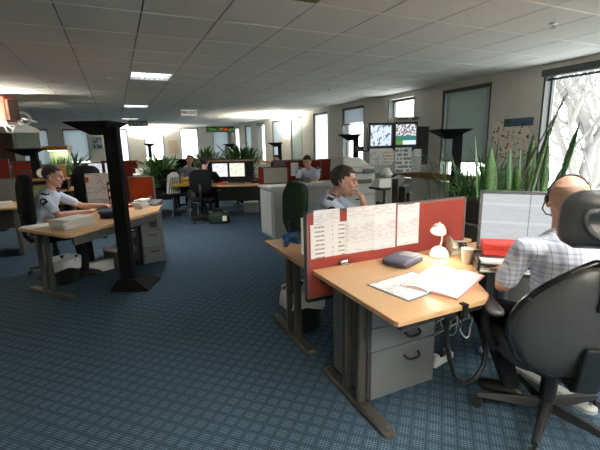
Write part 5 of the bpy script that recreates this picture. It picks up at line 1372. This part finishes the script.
# ================================================================== BACK: two screens, dark seated figure, more desks
c_, s_ = math.cos(R_(-25)), math.sin(R_(-25))
t = thing('desk', 'far desk with two bright screens in the middle background', 'desk', (2.35, 8.15, 0), R_(-25))
MB().prism(rounded(-.75, .95, -.42, .42, .06), .69, .72).build('desktop', M['beech'], t, bevel=.004); MB().bb(-.7, .9, .34, .37, .3, .69).build('modesty_panel', M['dsteel'], t)
for x in (-.65, .85): MB().bb(x - .04, x + .04, -.35, .35, 0, .03).bb(x - .03, x + .03, -.05, .05, .03, .69).build('leg', M['legs'], t)
for k, (x, kd, lab) in enumerate(((-.42, 'list', 'left of the two bright far screens, showing a list'), (-.05, 'map', 'right of the two bright far screens, showing a pale map'))):
    p = V((2.35 + x * c_ - .12 * s_, 8.15 + x * s_ + .12 * c_, .72)); flat_screen('monitor', lab, p, 25, .36, .32, screen_mat('far_' + kd, kd, .9), zc=.28, group='two bright far screens')
t = thing('raised_shelf', 'black raised shelf carrying the two bright far screens', 'shelf', (2.2, 8.42, .72), R_(-25)); MB().bb(-.55, .55, -.02, .1, .0, .46).build('back_board', M['matte'], t); MB().bb(-.56, .56, -.04, .12, .46, .49).build('top_board', mat('shelf_beige', (176, 148, 120), .7), t)
t = thing('red_book', 'red book under the left bright far screen', 'book', (1.98, 8.1, .72), R_(-20)); MB().bb(-.1, .1, -.07, .07, 0, .05).build('cover', M['redbox'], t, bevel=.003); MB().bb(-.095, .102, -.066, .066, .006, .044).build('pages', M['offwhite'], t)
paper_stack('papers at the right end of the far two screen desk', (2.9, 7.75, .72), .34, .24, 3, -.3, .012)
t = thing('keyboard', 'pale keyboard before the two bright far screens', 'keyboard', (2.2, 7.98, .72), R_(-25)); MB().bb(-.2, .2, -.07, .07, 0, .02).build('case', M['steel'], t, bevel=.003); stuff(MB().bb(-.19, .19, -.06, -.02, .02, .026).bb(-.19, .19, -.015, .02, .02, .026).bb(-.19, .19, .025, .06, .02, .026).build('keys', M['dsteel'], t))
t = thing('folder_pile', 'dark blue folders on the far two screen desk', 'folders', (2.72, 8.0, .72), R_(-10)); MB().bb(-.15, .15, -.1, .1, 0, .03).build('folder', M['navy'], t, bevel=.003); MB().box((.01, .01, .045), (.27, .18, .028), .15).build('folder', M['navy'], t, bevel=.003)
task_chair('black chair of the dark clothed person in the middle background', (1.55, 7.95, 0), 25, M['black_fab'], bh=.45)
person('person in dark jacket seen from behind in the middle background', (1.55, 7.95, 0), 25, (1.63, 8.1, 1.2), 30,
       dict(hip=(1.55, 7.97, .58), neck=(1.6, 8.06, 1.02), sh=[(1.79, 7.97, .95), (1.42, 8.14, .95)], el=[(1.92, 8.12, .78), (1.5, 8.42, .78)], wr=[(1.96, 8.36, .78), (1.72, 8.46, .78)], hand=[(V((0, 1, 0)), V((0, 0, -1)), 25, -1), (V((.9, .3, 0)), V((0, 0, -1)), 25, 1)]), voxel=.012, fingers=False, shirt=M['black_fab'], police=False, sleeve=1.0)
t = thing('duffel_bag', 'dark green bag on the carpet under the dark clothed person', 'bag', (1.75, 8.38 - .75, 0), R_(-20)); q = pad(.42, .26, .2, .1, .03, 6).build('bag_body', M['moss'], t, smooth=True); MB().tube([(-.1, -.1, .2), (-.06, -.1, .3), (.06, -.1, .3), (.1, -.1, .2)], .012, 6).build('handle', M['black'], t, smooth=True); MB().bb(-.2, .2, -.004, .004, .225, .232).build('zip', M['lsteel'], t); MB().bb(.08, .16, -.14, -.13, .06, .16).build('white_tag', M['offwhite'], t)
t = thing('white_carton', 'white carton on the carpet under the far two screen desk', 'box', (2.72, 8.55, 0), R_(-15)); MB().bb(-.16, .16, -.12, .12, 0, .24).build('carton_body', M['offwhite'], t, bevel=.004); MB().box((-.22, 0, .2), (.14, .22, .006), rot=(0, R_(35), 0)).build('flap', M['lsteel'], t); MB().bb(-.165, .165, -.02, .02, .24, .243).build('tape', M['cream'], t)
t = thing('desk', 'yellow topped far desk left of the dark clothed person', 'desk', (1.35, 9.05, 0), R_(-5)); MB().bb(-.3, .35, -.25, .25, .69, .72).bb(-.3, .35, -.256, -.25, .66, .72).build('desktop', mat('yellow_laminate', (206, 172, 50), .5), t, bevel=.003)
for x in (-.25, .3): MB().tube([(x - .08, -.2, 0), (x, 0, .69), (x + .08, .2, 0)], .016, 6).build('leg', M['steel'], t)
t = thing('yellow_box', 'yellow box file on the yellow topped far desk', 'box', (1.42, 9.1, .722)); MB().bb(-.16, .16, -.1, .1, 0, .1).build('box_body', mat('box_yellow', (196, 166, 60), .5), t, bevel=.004); MB().bb(-.163, .163, -.104, -.1, .04, .06).build('dark_band', M['darkwood'], t)
t = thing('striped_coat', 'striped coat hung over the chair left of the yellow topped desk', 'coat', (1.08, 9.0, .45), R_(15))
q = MB(); q.loft([[(-.14, -.06, 0), (.14, -.06, 0), (.14, .06, 0), (-.14, .06, 0)], [(-.13, -.05, .25), (.13, -.05, .25), (.13, .05, .25), (-.13, .05, .25)], [(-.1, -.04, .45), (.14, -.04, .45), (.14, .04, .45), (-.1, .04, .45)], [(-.0, -.03, .52), (.1, -.03, .52), (.1, .03, .52), (-.0, .03, .52)]]).build('coat_body', M['offwhite'], t, bevel=.015)
for k in range(5): MB().box((-.1 + k * .05, -.066, .22), (.016, .012, .4), rot=(0, R_(12), 0)).build('stripe', M['dsteel'], t)
task_chair('black chair carrying the striped coat', (1.08, 9.12, 0), 170, M['black_fab'], arms=False, bh=.4)
task_chair('black high back chair of the person in patterned shirt', (1.5, 9.95, 0), 190, M['black_fab'], bh=.6)
person('person in grey patterned shirt leaning back behind the yellow topped desk', (1.52, 9.9, 0), 200, (1.6, 9.7, 1.2), 190,
       dict(hip=(1.5, 9.86, .58), neck=(1.58, 9.76, 1.03), sh=[(1.4, 9.82, .95), (1.77, 9.76, .95)], el=[(1.36, 9.6, .75), (1.82, 9.52, .78)], wr=[(1.5, 9.42, .8), (1.66, 9.34, .8)], hand=[(V((.6, -.8, 0)), V((0, 0, -1)), 25, 1), (V((-.7, -.6, 0)), V((0, 0, -1)), 25, -1)]), voxel=.012, fingers=False, shirt=mat('mottled_grey_shirt', (168, 172, 186), .85, .35, 26), police=False, hair_m=mat('light_brown_hair', (112, 84, 62), .7, .3, 100))
t = thing('stool', 'grey metal stool under the yellow topped far desk', 'stool', (1.5, 8.75, 0)); MB().bb(-.15, .15, -.13, .13, .4, .55).build('seat', M['dsteel'], t, bevel=.01)
for x in (-1, 1):
    for y in (-1, 1): MB().cyl((x * .17, y * .15, 0), (x * .12, y * .1, .4), .014, n=8).build('leg', M['steel'], t)
person('distant dark haired person behind the low grey screen, before bright wall', (3.75, 9.5, 0), 215, (3.72, 9.4, 1.14), 230,
       dict(hip=(3.8, 9.55, .52), neck=(3.75, 9.46, .97), sh=[(3.58, 9.56, .9), (3.92, 9.38, .9)], el=[(3.5, 9.4, .72), (3.86, 9.2, .72)], wr=[(3.5, 9.2, .74), (3.68, 9.1, .74)], hand=[(V((0, -1, 0)), V((0, 0, -1)), 25, 1), (V((-.5, -.8, 0)), V((0, 0, -1)), 25, -1)]), voxel=.014, fingers=False, shirt=M['lsteel'], police=False, hair_m=M['black_fab'])
task_chair('chair of the distant dark haired person', (3.8, 9.6, 0), 215, M['black_fab'])
person('most distant person, only face above the far screens', (3.35, 12.1, 0), 205, (3.25, 11.95, 1.17), 205,
       dict(hip=(3.38, 12.1, .52), neck=(3.28, 11.99, .99), sh=[(3.1, 12.06, .91), (3.46, 11.92, .91)], el=[(3.02, 11.88, .72), (3.42, 11.7, .72)], wr=[(3.06, 11.68, .74), (3.24, 11.6, .74)], hand=[(V((0, -1, 0)), V((0, 0, -1)), 25, 1), (V((-.5, -.8, 0)), V((0, 0, -1)), 25, -1)]), voxel=.014, fingers=False, shirt=M['navy'], police=False)
task_chair('chair of the most distant person', (3.4, 12.15, 0), 205, M['black_fab'])
# left background behind the near post
for k, (a, b, z1, m_, lab) in enumerate((((.08, 11.2), (.5, 11.05), 1.2, M['darkred'], 'dark red floor screen right of the near post'), ((-.35, 11.0), (-.08, 10.9), 1.22, M['darkred'], 'dark red floor screen left of the near post'))): screen_panel(lab, a, b, .1, z1, m_, .04, 'floor_screen', group='red floor screens in the background')
screen_panel('long dull red screen under the back windows beside leafy trough plant', (1.2, 13.6), (2.4, 13.3), .3, 1.14, M['darkred'], .05, 'floor_screen', group='red floor screens in the background')
t = thing('desk', 'background desk with two old monitors left of the near post', 'desk', (-.55, 9.4, 0)); MB().bb(-.62, .62, -.4, .4, .69, .72).build('desktop', M['beech'], t, bevel=.004)
for x in (-.55, .55): MB().bb(x - .03, x + .03, -.35, .35, 0, .69).build('leg', M['dsteel'], t)
for k, (x, rz, lab) in enumerate(((-.42, 15, 'left of two old pale monitors in the left background'), (-.1, 0, 'right of two old pale monitors, nearer the black post'))):
    flat_screen('monitor', lab, (x, 9.35, .72), rz, .3, .3, screen_mat('old_%d' % k, 'list', .6), zc=.36, group='old monitors in the left background', dep=.16, case=M['black'])
t = thing('red_pouch', 'bright pink red pouch under the old monitors', 'pouch', (-.16, 9.1, .72)); q = pad(.16, .1, .05, .03, .01).build('pouch_body', mat('pink_red', (196, 40, 70), .6), t, smooth=True); MB().bb(-.07, .07, -.002, .002, .05, .066).build('zip', M['lsteel'], t)
task_chair('black high back chair between the left officer and notice board', (-.4, 7.6, 0), 20, M['black_fab'], bh=.62)
t = thing('cabinet', 'dark low cabinet below the old monitors in left background', 'cabinet', (-.35, 8.55, 0)); MB().bb(-.3, .3, -.2, .2, 0, .66).build('carcass', M['matte'], t, bevel=.004); MB().bb(-.28, .28, -.212, -.2, .03, .63).build('door', M['black'], t, bevel=.003)
t = thing('grey_printer', 'small pale desktop printer right of the near post', 'printer', (.55, 10.2, 0)); MB().bb(-.25, .25, -.2, .2, 0, .7).build('stand', M['darkwood'], t, bevel=.004); MB().bb(-.22, .22, -.18, .18, .7, .9).build('printer_body', M['cream'], t, bevel=.015); MB().bb(-.18, .18, -.2, -.18, .73, .78).build('output_tray', M['black'], t); MB().loft([[(-.15, .05, .9), (.15, .05, .9), (.15, .1, .9), (-.15, .1, .9)], [(-.15, .14, 1.02), (.15, .14, 1.02), (.15, .15, 1.02), (-.15, .15, 1.02)]]).build('paper_feed', M['offwhite'], t)
paper_stack('white papers slanting by the orange red screen near the post', (.32, 7.9 - 1.2, .0), .01, .01, 1) if 0 else None
# bare trees outside the bright window
rnd = random.Random(21)
def tree(label, loc, h):
    t = thing('bare_tree', label, 'tree', loc, 0, 'bare trees outside the window'); tr = MB(); br = MB()
    def grow(p, d, L, r, lv):
        pts = [p]; q = p
        for k in range(4):
            d = (d + V((rnd.uniform(-.18, .18), rnd.uniform(-.18, .18), rnd.uniform(-.02, .12)))).normalized(); q = q + d * L / 4; pts.append(q)
        (tr if lv == 0 else br).tube(pts, [r * (1 - .12 * k) for k in range(5)], 6 if lv < 2 else 4)
        if lv < 4:
            for k in range(4 if lv else 7):
                a = rnd.uniform(0, 6.28); nd = (d * .6 + V((math.cos(a), math.sin(a), rnd.uniform(.0, .7))) * .75).normalized(); grow(pts[rnd.choice((2, 3, 4))], nd, L * rnd.uniform(.5, .72), r * .5, lv + 1)
    grow(V((0, 0, 0)), V((0, 0, 1)), h, .2, 0)
    tr.build('trunk', M['bark'], t, smooth=True); stuff(br.build('branches', M['bark'], t, smooth=True))
tree('bare pale tree outside the bright window, nearer one', (11.5, 6.3, -3.2), 4.6)
tree('bare pale tree outside the bright window, further one', (15.5, 8.0, -3.2), 5.2)
